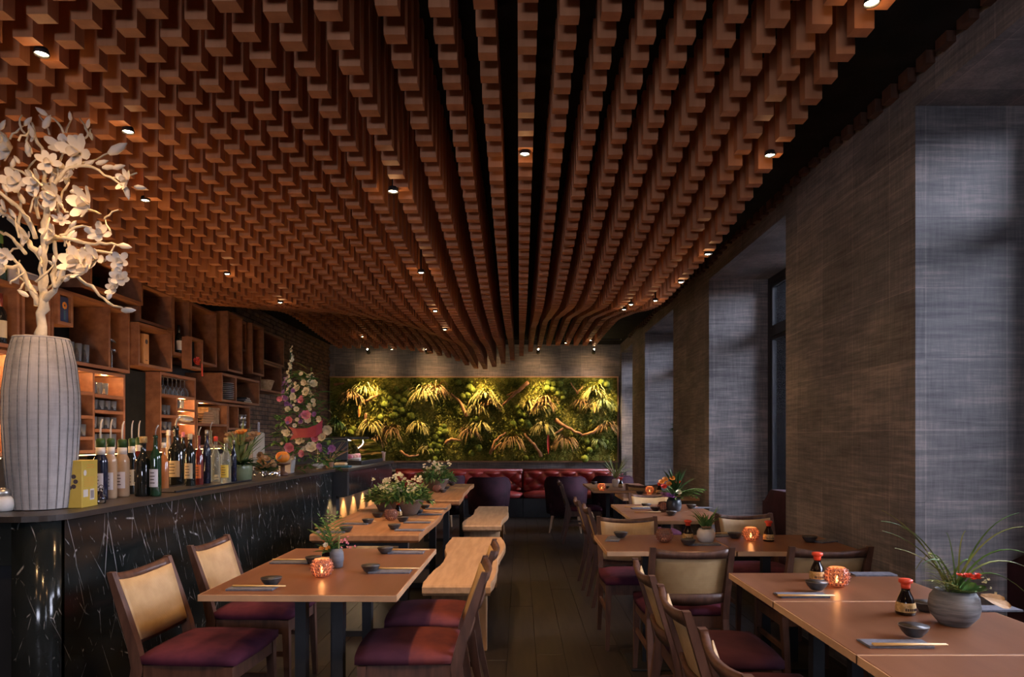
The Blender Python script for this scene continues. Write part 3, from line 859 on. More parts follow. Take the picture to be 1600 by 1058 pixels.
# ------------------------------------------------------------------ chairs with woven backs
def lean(z): return -0.195 - 0.125 * max(0, (z - 0.44)) / 0.38
def curved_rail(z0, z1, thick, off, bow, dip, hw=0.205, n=10, arch=0.0):
    vs = []
    for i in range(n + 1):
        u = -1 + 2 * i / n; b = bow * (1 - u * u); d = dip * (1 - u * u); ar = arch * (1 - u * u)
        for z, yy in ((z0 + ar, 0), (z0 + ar, thick), (z1 - d, thick), (z1 - d, 0)):
            vs.append((u * hw, lean(z) + off - b + yy, z))
    fs = [(3, 2, 1, 0)]
    for i in range(n):
        for k in range(4):
            j = (k + 1) % 4
            fs.append((i * 4 + k, i * 4 + j, i * 4 + 4 + j, i * 4 + 4 + k))
    m = n * 4; fs.append((m, m + 1, m + 2, m + 3))
    g = G(); g.add(vs, [f[::-1] for f in fs]); return g
def make_chair(seatmat):
    t = thing('dining_chair', '', 'chair')
    obj('seat', G().cushion(-0.235, 0.235, -0.205, 0.245, 0.425, 0.482, 0.012), seatmat, t, True)
    obj('seat_frame', G().box(-0.205, 0.205, 0.185, 0.215, 0.365, 0.43).box(-0.205, 0.205, -0.20, -0.175, 0.365, 0.43).box(-0.215, -0.188, -0.175, 0.185, 0.365, 0.43).box(0.188, 0.215, -0.175, 0.185, 0.365, 0.43), M['walnut'], t)
    for s in (-1, 1):
        obj('leg', G().post([(s * 0.212, 0.215, 0), (s * 0.205, 0.205, 0.30), (s * 0.203, 0.20, 0.43)], [0.024, 0.034, 0.038], [0.024, 0.034, 0.038]), M['walnut'], t)
        pth = [(s * 0.208, -0.285, 0), (s * 0.206, -0.235, 0.22), (s * 0.206, -0.20, 0.42), (s * 0.206, lean(0.52), 0.52), (s * 0.207, lean(0.70), 0.70), (s * 0.208, lean(0.825), 0.825)]
        obj('leg', G().post(pth, [0.026, 0.032, 0.034, 0.034, 0.032, 0.030], [0.026, 0.038, 0.052, 0.046, 0.036, 0.026]), M['walnut'], t)
        obj('stretcher', G().box(s * 0.207 - 0.008, s * 0.207 + 0.008, -0.22, 0.20, 0.235, 0.262), M['walnut'], t)
    back = obj('backrest', curved_rail(0.765, 0.822, 0.022, -0.008, 0.032, 0.022).add([], []), M['walnut'], t, True)
    obj('lower_rail', curved_rail(0.515, 0.565, 0.02, -0.008, 0.032, 0.0, arch=-0.016), M['walnut'], back, True)
    # cane panel, in front of the rails
    g = G(); n = 10; m = 5; vs = []
    for j in range(m + 1):
        for i in range(n + 1):
            u = -1 + 2 * i / n
            z = 0.530 + 0.262 * j / m
            z += (-0.020 * (1 - u * u)) * (j / m) + (-0.018 * (1 - u * u)) * (1 - j / m)
            hw = 0.196 - 0.012 * (1 - j / m)
            vs.append((u * hw, lean(z) + 0.019 - 0.032 * (1 - u * u), z))
    k = len(vs); vs += [(x, y - 0.006, z) for x, y, z in vs]; fs = []
    for j in range(m):
        for i in range(n):
            a = j * (n + 1) + i
            fs += [(a, a + n + 1, a + n + 2, a + 1), (k + a, k + a + 1, k + a + n + 2, k + a + n + 1)]
    rim = list(range(n + 1)) + [j * (n + 1) + n for j in range(1, m + 1)] + [m * (n + 1) + i for i in range(n - 1, -1, -1)] + [j * (n + 1) for j in range(m - 1, 0, -1)]
    for q in range(len(rim)):
        a, b = rim[q], rim[(q + 1) % len(rim)]
        fs.append((a, b, k + b, k + a))
    g.add(vs, fs)
    obj('cane_panel', g, M['cane'], back, True)
    return Proto(t)
CH = make_chair(M['plum']); CH2 = make_chair(M['twotone']); CH3 = make_chair(M['plum2'])
E, Wd, N, S = -PI / 2, PI / 2, 0, PI     # facing +X, -X, +Y, -Y
for proto, x, y, rz, lab, grp in [
    (CH, -1.42, 3.12, E - 0.06, 'cane-back chair with plum seat nearest the bar corner, left of the plain table', 'chairs at the plain table'),
    (CH, -1.44, 3.86, E - 0.04, 'cane-back chair tucked under the plain table by the bar, behind the nearest bar chair', 'chairs at the plain table'),
    (CH2, -0.48, 3.13, Wd + 0.04, 'chair with two-tone plum and rust seat, nearest on the aisle side of the plain table', 'chairs at the plain table'),
    (CH2, -0.46, 3.69, Wd + 0.02, 'chair with two-tone plum seat, farther one on the aisle side of the plain table', 'chairs at the plain table'),
    (CH, 0.91, 3.92, N, 'cane-back chair seen from behind, left of two at the long crosswise table', 'chairs at the crosswise table'),
    (CH, 1.655, 3.95, N, 'cane-back chair seen from behind beside the dark pillar, behind the nearest right table', 'chairs at the crosswise table'),
    (CH, 0.79, 4.72, S, 'cane-back chair facing the camera across the left end of the crosswise table', 'chairs at the crosswise table'),
    (CH, 1.72, 4.93, S, 'cane-back chair facing the camera behind the lit candle on the crosswise table', 'chairs at the crosswise table'),
    (CH, 0.89, 5.85, E, 'cane-back chair seen edge-on, nearer of two on the aisle side of the third right table', 'chairs at the third right table'),
    (CH, 0.865, 6.50, E, 'cane-back chair seen edge-on, farther of two on the aisle side of the third right table', 'chairs at the third right table'),
    (CH, 0.86, 9.25, E, 'lone cane-back chair seen edge-on in front of the aubergine armchair', 'chairs at the far right table'),
    (CH, 1.37, 6.88, S, 'cane-back chair with pale back facing the camera behind the dark blue flower pot', 'chairs at the third right table'),
    (CH, 1.56, 8.30, S, 'farthest cane-back chair facing the camera, behind the small candle', 'chairs by the third window'),
    (CH3, 0.875, 3.07, E, 'dark wooden chair seen edge-on, farthest of three along the nearest right table', 'chairs along the nearest right table'),
    (CH3, 0.875, 2.48, E, 'dark wooden chair seen edge-on, middle of three along the nearest right table', 'chairs along the nearest right table'),
    (CH3, 0.875, 1.86, E, 'dark wooden chair cut by the bottom edge, nearest of three along the nearest right table', 'chairs along the nearest right table'),
]:
    proto.put((x, y, 0), rz, lab, grp)

# ------------------------------------------------------------------ tables
def plain_table(name, x0, x1, y0, y1, label, legs='pedestal', rz=0, group=None, zt=0.75):
    t = thing(name, label, 'table', ((x0 + x1) / 2, (y0 + y1) / 2, 0), rz, group)
    hx, hy = (x1 - x0) / 2, (y1 - y0) / 2
    obj('tabletop', G().cbox(-hx + 0.004, hx - 0.004, -hy + 0.004, hy - 0.004, zt - 0.026, zt, 0.002), M['ttop'], t)
    e = G()
    b = 0.004
    e.cbox(-hx, hx, -hy, -hy + b, zt - 0.028, zt - 0.001, 0.001).cbox(-hx, hx, hy - b, hy, zt - 0.028, zt - 0.001, 0.001)
    e.cbox(-hx, -hx + b, -hy, hy, zt - 0.028, zt - 0.001, 0.001).cbox(hx - b, hx, -hy, hy, zt - 0.028, zt - 0.001, 0.001)
    obj('edge_band', e, M['tedge'], t)
    ys = [0] if (y1 - y0) < 0.9 else [-hy + 0.32, hy - 0.32]
    xs = [0] if (x1 - x0) < 1.2 else [-hx + 0.35, hx - 0.35]
    for yy in ys:
        for xx in xs:
            c = obj('pedestal', G().box(xx - 0.11, xx - 0.06, yy - 0.025, yy + 0.025, 0.012, zt - 0.035).box(xx + 0.06, xx + 0.11, yy - 0.025, yy + 0.025, 0.012, zt - 0.035), M['black'], t)
            obj('base_plate', G().cbox(xx - 0.2, xx + 0.2, yy - 0.16, yy + 0.16, 0, 0.012, 0.003), M['black'], c)
            obj('mount_plate', G().box(xx - 0.18, xx + 0.18, yy - 0.12, yy + 0.12, zt - 0.035, zt - 0.026), M['black'], c)
    return t
plain_table('dining_table', -1.33, -0.50, 2.83, 4.03, 'plain brown table with a pale edge beside the bar', rz=-0.015)
plain_table('dining_table', 1.01, 1.78, 2.725, 3.30, 'brown table nearest on the right, farthest section of the row by the window', group='sections of the nearest right table row')
plain_table('dining_table', 1.01, 1.78, 2.05, 2.72, 'brown table nearest on the right, middle section carrying the grassy stone pot', group='sections of the nearest right table row')
plain_table('dining_table', 1.01, 1.78, 1.375, 2.045, 'brown table at the bottom right corner, nearest section of the row', group='sections of the nearest right table row')
plain_table('dining_table', 0.50, 1.245, 3.92, 4.60, 'left half of the crosswise table with the white grass pot', group='halves of the crosswise table')
plain_table('dining_table', 1.25, 1.985, 3.92, 4.60, 'right half of the crosswise table against the dark pillar', group='halves of the crosswise table')
plain_table('dining_table', 0.90, 1.70, 5.38, 6.05, 'third table on the right, nearer half, with the dark blue flower pot', group='halves of the third right table')
plain_table('dining_table', 0.90, 1.70, 6.055, 6.73, 'third table on the right, farther half', group='halves of the third right table')
plain_table('dining_table', 1.12, 1.95, 7.40, 8.05, 'small table by the middle pillar with a red-capped soy bottle')
plain_table('dining_table', 0.91, 1.72, 8.45, 9.85, 'farthest right table with the small spiky plant')

def live_outline(x0, x1, y0, y1, seed, amp, n=22):
    r = random.Random(seed); L = []; Rr = []
    for i in range(n + 1):
        y = y0 + (y1 - y0) * i / n
        def w(k): return amp * (math.sin(y * 2.1 + seed * k) * 0.6 + math.sin(y * 4.7 + seed * 2.3 * k) * 0.35) + r.uniform(-amp, amp) * 0.10
        Rr.append((x1 + w(1), y)); L.append((x0 + w(1.7), y))
    return Rr + L[::-1]
def live_table(x0, x1, y0, y1, seed, label):
    cx, cy = (x0 + x1) / 2, (y0 + y1) / 2
    t = thing('live_edge_table', label, 'table', (cx, cy, 0), 0, 'live-edge oak tables')
    o = [(x - cx, y - cy) for x, y in live_outline(x0, x1, y0, y1, seed, 0.022)]
    obj('slab', G().prism(o, 0.70, 0.76, 0.03, 0.008), M['live'], t)
    hy = (y1 - y0) / 2 - 0.3; hx = (x1 - x0) / 2 - 0.12
    for s in (-1, 1):
        f = obj('leg_frame', G().box(-hx, -hx + 0.06, s * hy - 0.03, s * hy + 0.03, 0, 0.70).box(hx - 0.06, hx, s * hy - 0.03, s * hy + 0.03, 0, 0.70).box(-hx + 0.06, hx - 0.06, s * hy - 0.03, s * hy + 0.03, 0.64, 0.70).box(-hx + 0.06, hx - 0.06, s * hy - 0.03, s * hy + 0.03, 0, 0.04), M['black'], t)
    return t
live_table(-1.42, -0.67, 4.55, 6.74, 3, 'live-edge oak table with a large white-flowered planter, nearer of the two')
live_table(-1.42, -0.64, 7.05, 9.6, 5, 'live-edge oak table farther down the aisle, near the armchairs')
def bench(x0, x1, y0, y1, seed, label):
    cx, cy = (x0 + x1) / 2, (y0 + y1) / 2
    t = thing('bench', label, 'bench', (cx, cy, 0), 0, 'live-edge oak benches')
    o = [(x - cx, y - cy) for x, y in live_outline(x0, x1, y0, y1, seed, 0.045)]
    obj('seat_slab', G().prism(o, 0.385, 0.455, 0.02, 0.012), M['oak'], t)
    hy = (y1 - y0) / 2 - 0.13; hx = (x1 - x0) / 2 - 0.05
    for s in (-1, 1):
        obj('slab_leg', G().cbox(-hx, hx, s * hy - 0.03, s * hy + 0.03, 0, 0.387, 0.006), M['oak_v'], t)
bench(-0.63, -0.165, 4.38, 6.54, 2, 'wavy-edged oak bench in the aisle, nearer one')
bench(-0.60, -0.17, 7.4, 9.5, 8, 'wavy-edged oak bench in the aisle, farther one')

# ------------------------------------------------------------------ armchairs, banquettes, window seats
def make_armchair():
    t = thing('armchair', '', 'armchair')
    obj('seat', G().cushion(-0.25, 0.25, -0.20, 0.28, 0.30, 0.46, 0.02), M['purple'], t, True)
    obj('apron', G().cbox(-0.23, 0.23, -0.2, 0.24, 0.24, 0.33, 0.02), M['purple'], t)
    n = 16; vs = []
    for i in range(n + 1):
        a = -PI * 0.5 + PI * 2 * (i / n - 0.5) * 0.62 + 0
        u = abs(2 * i / n - 1)
        top = 0.83 - 0.30 * max(0, (u - 0.42) / 0.58) ** 1.3
        if u > 0.42: top -= 0.0
        for rr_, z in ((0.295, 0.27), (0.31 + 0.02 * (1 - u), top), (0.245 + 0.02 * (1 - u), top), (0.235, 0.27)):
            ext = 1 + 0.06 * ((z - 0.27) / 0.5)
            vs.append((rr_ * math.cos(a) * ext, rr_ * math.sin(a) * 0.95 * ext + 0.03, z))
    fs = [(0, 1, 2, 3)]
    for i in range(n):
        for k in range(4):
            j = (k + 1) % 4
            fs.append((i * 4 + k, i * 4 + 4 + k, i * 4 + 4 + j, i * 4 + j))
    m = n * 4; fs.append((m + 3, m + 2, m + 1, m))
    bk = obj('backrest', G().add(vs, fs), M['purple'], t, True)
    obj('piping', G().tube([Vector(vs[i * 4 + 1]) + Vector((0, 0, 0.004)) for i in range(n + 1)], 0.006, 5), M['plum2'], bk, True)
    for sx in (-1, 1):
        for sy, y in ((-1, -0.17), (1, 0.2)):
            obj('leg', G().post([(sx * 0.235, y + sy * 0.05, 0), (sx * 0.19, y, 0.26)], [0.022, 0.04], [0.022, 0.04]), M['paleleg'], t)
    return Proto(t)
AC = make_armchair()
for x, y, rz, lab in [(-0.46, 10.15, 0.05, 'aubergine armchair seen from behind at the end of the farther bench'), (-1.16, 10.45, 0.5, 'aubergine armchair behind the farther live-edge table'),
                      (0.70, 10.3, -0.12, 'aubergine armchair seen from behind right of the aisle'), (1.42, 10.5, 0.0, 'aubergine armchair behind the farthest right table')]:
    AC.put((x, y, 0), rz, lab, 'aubergine armchairs')

def tuft_panel(w, h, nx=40, nz=16, px=0.155, pz=0.12):
    vs = []; 
    for j in range(nz + 1):
        for i in range(nx + 1):
            x = -w / 2 + w * i / nx; z = h * j / nz
            a = x / px; b = z / pz
            d = abs(math.sin(PI * (a + b) / 2) * math.sin(PI * (a - b) / 2)) ** 0.6
            edge = min(1, (z / 0.04)) * min(1, (h - z) / 0.05 if z < h else 0) * min(1, (w / 2 - abs(x)) / 0.03)
            vs.append((x, 0.04 - 0.085 * d * max(0.0, edge) - 0.02 * max(0, edge), z))
    fs = []
    m = nx + 1
    for j in range(nz):
        for i in range(nx):
            a = j * m + i; fs.append((a, a + 1, a + m + 1, a + m))
    k = len(vs)
    rim = list(range(m)) + [j * m + nx for j in range(1, nz + 1)] + [nz * m + i for i in range(nx - 1, -1, -1)] + [j * m for j in range(nz - 1, 0, -1)]
    vs += [(vs[q][0], 0.12, vs[q][2]) for q in rim]; n = len(rim)
    for q in range(n):
        fs.append((rim[(q + 1) % n], rim[q], k + q, k + (q + 1) % n))
    g = G(); g.add(vs, fs); return g
for i, (x0, x1, lab) in enumerate([(-2.30, 0.055, 'oxblood tufted banquette under the moss wall, left section'), (0.06, 1.74, 'oxblood tufted banquette under the moss wall, right section')]):
    w = x1 - x0
    t = thing('banquette', lab, 'banquette', ((x0 + x1) / 2, 12.45, 0), 0, 'tufted banquettes')
    b = obj('backrest', tuft_panel(w - 0.006, 0.40, nx=int(w / 0.019), nz=24), M['redlea'], t, True, loc=(0, 0.14, 0.41))
    obj('top_roll', G().tube([(-w / 2 + 0.005, 0.20, 0.80), (w / 2 - 0.005, 0.20, 0.80)], 0.035, 8), M['redlea'], b, True).location = (0, -0.14, -0.41)
    obj('seat', G().cushion(-w / 2 + 0.003, w / 2 - 0.003, -0.42, 0.17, 0.33, 0.435, 0.015, 10, 8), M['redlea'], t, True)
    obj('plinth', G().box(-w / 2 + 0.003, w / 2 - 0.003, -0.36, 0.2, 0, 0.335), M['black'], t)
struct('trim_2', G().box(-2.9, 1.99, 12.72, YB, 0, 0.78), M['plaster'])
for (ya, yb, lab) in ((1.45, 3.40, 'aubergine window seat by the nearest window'), (5.3, 6.75, 'aubergine window seat in the second window niche'), (9.05, 10.6, 'aubergine window seat in the third window niche')):
    t = thing('window_seat', lab, 'bench seat', (2.3, (ya + yb) / 2, 0), 0, 'aubergine window seats')
    h = (yb - ya) / 2
    obj('backrest', G().cushion(0.08, 0.27, -h, h, 0.40, 0.90, 0.01, 8, 8), M['purple'], t, True)
    obj('seat', G().cushion(-0.27, 0.12, -h, h, 0.33, 0.46, 0.015, 8, 8), M['purple'], t, True)
    obj('plinth', G().box(-0.22, 0.25, -h + 0.02, h - 0.02, 0, 0.35), M['black'], t)
# ------------------------------------------------------------------ moss wall
MY = YB - 0.05
def mp(px, py, off=0.0):
    Y = MY - off
    p = at(px, py, Y); return (p.x, Y, p.z)
mz0, mz1, mx0, mx1 = 0.955, 2.60, -3.74, 1.93
ms = thing('moss_wall', 'spotlit green moss wall with fronds and driftwood above the banquette', 'plant wall', (0, MY, 0))
def mrel(g): g.v = [(v[0], v[1] - MY, v[2]) for v in g.v]; return g
obj('frame', mrel(G().box(mx0 - 0.03, mx1 + 0.03, MY - 0.02, YB, mz1, mz1 + 0.03).box(mx0 - 0.03, mx1 + 0.03, MY - 0.02, YB, mz0 - 0.03, mz0).box(mx1, mx1 + 0.03, MY - 0.02, YB, mz0, mz1).box(mx0 - 0.03, mx0, MY - 0.02, YB, mz0, mz1)), M['tedge'], ms)
g = G(); nx_, nz_ = 190, 56; vs = []
for j in range(nz_ + 1):
    for i in range(nx_ + 1):
        x = mx0 + (mx1 - mx0) * i / nx_; z = mz0 + (mz1 - mz0) * j / nz_
        d = 0.09 * max(0, mnoise.noise((x * 2.2, z * 2.6, 3.1)) + 0.35) + 0.05 * abs(mnoise.noise((x * 8, z * 9, 1.7))) + R.uniform(0, 0.014)
        vs.append((x, -0.005 - d, z))
fs = [(j * (nx_ + 1) + i, j * (nx_ + 1) + i + 1, (j + 1) * (nx_ + 1) + i + 1, (j + 1) * (nx_ + 1) + i) for j in range(nz_) for i in range(nx_)]
g.add(vs, fs)
obj('moss_bed', g, M['moss'], ms)['kind'] = 'stuff'
def z4(a, b): return (510 + a / 6.957, 580 + b / 6.957)
def z5(a, b): return (730 + a / 6.667, 580 + b / 6.667)
balls = [z4(*q) for q in [(880, 255), (850, 325), (790, 290), (755, 345), (705, 305), (650, 370), (810, 370), (870, 190), (770, 200), (760, 480), (820, 430), (600, 510), (760, 410), (720, 490), (1240, 680), (1195, 720), (1245, 760), (1180, 790), (1145, 815), (1140, 870), (1205, 865), (1225, 810), (1290, 600), (1260, 640), (1300, 660), (1590, 210), (1560, 180), (1490, 280), (1540, 260), (1590, 340), (1440, 130), (355, 565), (310, 630), (285, 670), (1190, 950), (1570, 540), (1580, 890), (930, 490)]]
balls += [z5(*q) for q in [(40, 110), (45, 200), (15, 260), (35, 340), (10, 180), (840, 130), (890, 195), (830, 185), (940, 240), (990, 285), (960, 140), (1000, 230), (900, 140), (520, 390), (545, 440), (605, 465), (560, 525), (620, 545), (650, 590), (670, 625), (590, 570), (625, 600), (480, 550), (1240, 735), (1300, 720), (1325, 740), (1325, 780), (1265, 820), (1240, 720), (1400, 700), (1440, 740), (1390, 120), (1440, 140), (120, 800), (60, 690), (610, 900), (680, 890), (1220, 910), (90, 500)]]
ub = []
for k in range(4):
    ub.append(G().ball((0, 0, 0), 1, 10, 7, 0.10).mesh('moss_ball', M['mossball'], True))
for px, py in balls:
    r = R.uniform(0.050, 0.082)
    o = obj('moss_ball', ub[R.randrange(4)], parent=ms, loc=(mp(px, py)[0], -0.10 - R.uniform(0, 0.04), mp(px, py)[2]))
    o.scale = (r, r, r * 0.92); o.rotation_euler = (R.uniform(0, 6), R.uniform(0, 6), 0)
def branchlet(pts, w=0.03, name='driftwood_branch'):
    P = []
    for k, (px, py) in enumerate(pts):
        p = mp(px, py); P.append((p[0], -0.19 - 0.03 * math.sin(k * 2), p[2]))
    Q = []
    for a, b in zip(P, P[1:]):
        for s in range(4):
            t = s / 4; Q.append(Vector(a).lerp(Vector(b), t) + Vector((R.uniform(-1, 1), 0, R.uniform(-1, 1))) * 0.012)
    Q.append(Vector(P[-1])); n = len(Q)
    obj(name, G().tube(Q, [w * (1.1 - 0.6 * i / n) * R.uniform(0.85, 1.2) for i in range(n)], 7), M['bark'], ms, True)
for b, w in [([z5(640, 130), z5(500, 230), z5(370, 360)], 0.034), ([z5(520, 210), z5(410, 260)], 0.02), ([z5(910, 510), z5(1030, 590), z5(1200, 670)], 0.036), ([z5(1390, 570), z5(1300, 630), z5(1180, 675)], 0.034),
             ([z5(1000, 600), z5(900, 655)], 0.022), ([z5(240, 860), z5(290, 730), z5(400, 640)], 0.028), ([z5(260, 830), z5(360, 740)], 0.022), ([z5(770, 890), z5(700, 770), z5(595, 650)], 0.032), ([z5(1140, 240), z5(1070, 130)], 0.014), ([z5(1130, 240), z5(1190, 170)], 0.012),
             ([z4(455, 330), z4(580, 260), z4(570, 185)], 0.026), ([z4(1530, 490), z4(1470, 350), z4(1365, 250)], 0.032), ([z4(1300, 785), z4(1370, 740), z4(1470, 750)], 0.03), ([z4(820, 865), z4(920, 930), z4(1020, 905)], 0.026), ([z4(110, 160), z4(220, 140)], 0.026), ([z4(440, 560), z4(460, 460)], 0.03)]:
    branchlet(b, w)
def tuft(px, py, n, L, matn, spread=1.0, w=0.018):
    p = mp(px, py); g = G()
    for i in range(n):
        a = R.uniform(-1.25, 1.25) * spread
        d = Vector((math.sin(a), -R.uniform(0.25, 0.9), math.cos(a) * R.uniform(0.1, 0.8)))
        g.blade((p[0] + R.uniform(-0.03, 0.03), -0.11, p[2] + R.uniform(-0.03, 0.03)), d, L * R.uniform(0.6, 1.15), w * R.uniform(0.7, 1.3), 2.4, 5)
    obj('frond_tuft', g, M[matn], ms)
for q, n, L, m_ in [(z4(1070, 240), 70, 0.48, 'frond'), (z4(1210, 190), 60, 0.46, 'frond2'), (z4(300, 270), 55, 0.40, 'frond2'), (z4(430, 180), 34, 0.36, 'frond'), (z4(500, 590), 70, 0.42, 'frond'), (z4(720, 640), 50, 0.36, 'frond2'), (z4(1010, 590), 50, 0.36, 'frond'), (z4(1090, 830), 24, 0.28, 'frond'), (z4(560, 730), 40, 0.34, 'frond2'), (z4(130, 560), 40, 0.34, 'leafd'),
                    (z5(180, 250), 60, 0.44, 'frond'), (z5(110, 380), 40, 0.36, 'frond'), (z5(250, 330), 30, 0.36, 'frond2'), (z5(140, 560), 50, 0.36, 'frond'), (z5(800, 320), 70, 0.46, 'frond2'), (z5(750, 380), 36, 0.38, 'frond'), (z5(780, 570), 56, 0.40, 'frond'), (z5(1310, 210), 56, 0.40, 'frond'), (z5(1410, 320), 44, 0.36, 'leafy'), (z5(1290, 360), 30, 0.34, 'frond'), (z5(1450, 560), 50, 0.34, 'frond2'), (z5(470, 720), 60, 0.40, 'frond2'), (z5(1010, 710), 56, 0.42, 'frond2'), (z5(1180, 320), 36, 0.34, 'frond2'), (z5(30, 620), 40, 0.40, 'frond2'), (z5(620, 340), 30, 0.3, 'frond'), (z5(1360, 730), 30, 0.24, 'leafy')]:
    tuft(q[0], q[1], n, L, m_)
g = G()
for k in range(5200):
    x = R.uniform(mx0 + 0.05, mx1 - 0.05); z = R.uniform(mz0 + 0.05, mz1 - 0.03)
    a = R.uniform(-1.3, 1.3)
    g.blade((x, -0.06 - 0.05 * R.random(), z), (math.sin(a), -1.0, R.uniform(-0.4, 0.9)), R.uniform(0.05, 0.13), 0.018, 1.2, 2)
obj('moss_sprigs', g, M['moss'], ms)['kind'] = 'stuff'
obj('red_leaf', G().blade((mp(*z5(840, 660))[0], -0.2, mp(*z5(840, 660))[2]), (0, -0.2, -1), 0.40, 0.05, 0.2, 5), M['bloomr'], ms)
obj('red_leaf', G().blade((mp(*z5(1310, 330))[0], -0.25, mp(*z5(1310, 330))[2]), (0, -0.2, -1), 0.22, 0.06, 0.2, 5), M['bloomo'], ms)
obj('red_leaf', G().blade((mp(*z4(390, 380))[0], -0.22, mp(*z4(390, 380))[2]), (0, -0.2, -1), 0.24, 0.06, 0.2, 5), M['bloomo'], ms)
def make_spot():
    t = thing('spotlight', '', 'spotlight')
    obj('stem', G().tube([(0, 0, 0), (0, 0, 0.20)], 0.008, 6), M['black'], t, True)
    obj('head', G().tube([(0, -0.05, 0.02), (0, 0.05, -0.03)], [0.03, 0.038], 12, True), M['black'], t, True)
    obj('lens', G().tube([(0, 0.05, -0.03), (0, 0.053, -0.0315)], [0.03, 0.03], 12), M['lampface'], t)
    # a glowing rim seen from the room side
    obj('rear_vent', G().tube([(0, -0.052, 0.021), (0, -0.05, 0.02)], [0.014, 0.014], 8), M['lampface'], t)
    return Proto(t)
SP = make_spot()
for px, lab, aim in [(575, 'track spotlight over the left end of the moss wall', 570), (667, 'track spotlight over the second bright patch of the moss wall', 672), (755, 'track spotlight over the middle of the moss wall', 752), (841, 'track spotlight right of the middle of the moss wall', 852), (928, 'track spotlight over the right end of the moss wall', 940)]:
    y = 12.85; X = (px - CX) * y / FPX; z = 3.05
    SP.put((X, y, z), 0, lab, 'spotlights washing the moss wall')
    AX = (aim - CX) * MY / FPX
    light('SPOT', 'moss_spot', (X, y + 0.06, z - 0.04), 340, (1.0, 0.66, 0.30), target=(AX, MY, 1.35), spot_size=1.05, spot_blend=1.0, shadow_soft_size=0.03)
for px in (575, 667, 755, 841, 928):
    light('SPOT', 'moss_spot_spill', ((px - CX) * 12.85 / FPX, 12.9, 3.0), 12, WARM, target=((px - CX) * 12.85 / FPX, MY, 2.72), spot_size=1.5, spot_blend=1.0, shadow_soft_size=0.03)
t = thing('lighting_track', 'black lighting track across the ceiling before the moss wall', 'track', (0, 12.85, 3.25))
obj('rail', G().box(-3.2, 1.9, -0.017, 0.017, 0, 0.02), M['black'], t)
obj('end_cap', G().box(1.9, 1.91, -0.018, 0.018, -0.001, 0.02), M['steel'], t)

# ------------------------------------------------------------------ vase with the white magnolia tree
VX, VY = -2.255, 3.22
v = thing('floor_vase', 'tall grey ribbed ceramic vase standing on the bar corner', 'vase', (VX, VY, BZ))
prof = [(0.09, 0), (0.125, 0.004), (0.132, 0.06), (0.146, 0.22), (0.156, 0.42), (0.154, 0.55), (0.140, 0.68), (0.122, 0.77), (0.112, 0.80), (0.104, 0.80), (0.110, 0.74), (0.06, 0.70)]
g = G(); n = 96; vs = []
for r, z in prof:
    for i in range(n):
        q = r * (1 - (0.014 if i % 4 == 0 else 0))
        vs.append((q * math.cos(2 * PI * i / n), q * math.sin(2 * PI * i / n), z))
fs = [tuple(range(n))[::-1]]
for k in range(len(prof) - 1):
    for i in range(n):
        j = (i + 1) % n; fs.append((k * n + i, k * n + j, k * n + n + j, k * n + n + i))
fs.append(tuple(range((len(prof) - 1) * n, len(prof) * n)))
obj('body', G().add(vs, fs), M['vase'], v)
rib = G().tube([(r * 1.0, 0, z) for r, z in prof[1:9]], 0.0016, 5).mesh('rib_line', M['stonepot'])
for i in range(24):
    obj('rib_line', rib, parent=v, rz=2 * PI * i / 24 + R.uniform(-.03, .03))
obj('rim', G().lathe([(0.104, 0.80), (0.113, 0.803), (0.116, 0.797), (0.112, 0.79)], 40, cap=False), M['vase'], v, True)
tr = thing('magnolia_tree', 'bare cream magnolia tree with white blossoms in the grey vase', 'tree', (VX, VY, BZ + 0.72))
TO = Vector((VX, VY, BZ + 0.72))
def tp(px, py, dy=0.0): return at(px, py, VY + dy) - TO
def limb(pts, r0, r1, dy0=0.0, dy1=0.0, name='branch'):
    P = [tp(px, py, dy0 + (dy1 - dy0) * k / (len(pts) - 1)) for k, (px, py) in enumerate(pts)]
    Q = []
    for a, b in zip(P, P[1:]):
        m = max(2, int((b - a).length / 0.028))
        for s in range(m):
            q = a.lerp(b, s / m)
            Q.append(q + Vector((R.uniform(-1, 1), R.uniform(-1, 1), R.uniform(-1, 1))) * 0.006)
    Q.append(P[-1]); n = len(Q)
    rad = [(r0 + (r1 - r0) * i / n) * (1.28 if i % 4 == 2 else 1.0) for i in range(n)]
    return obj(name, G().tube(Q, rad, 7), M['magbark'], tr, True)
limb([(65, 548), (65, 522), (67, 470), (66, 420), (68, 385), (72, 350), (75, 318)], 0.022, 0.013, name='trunk')
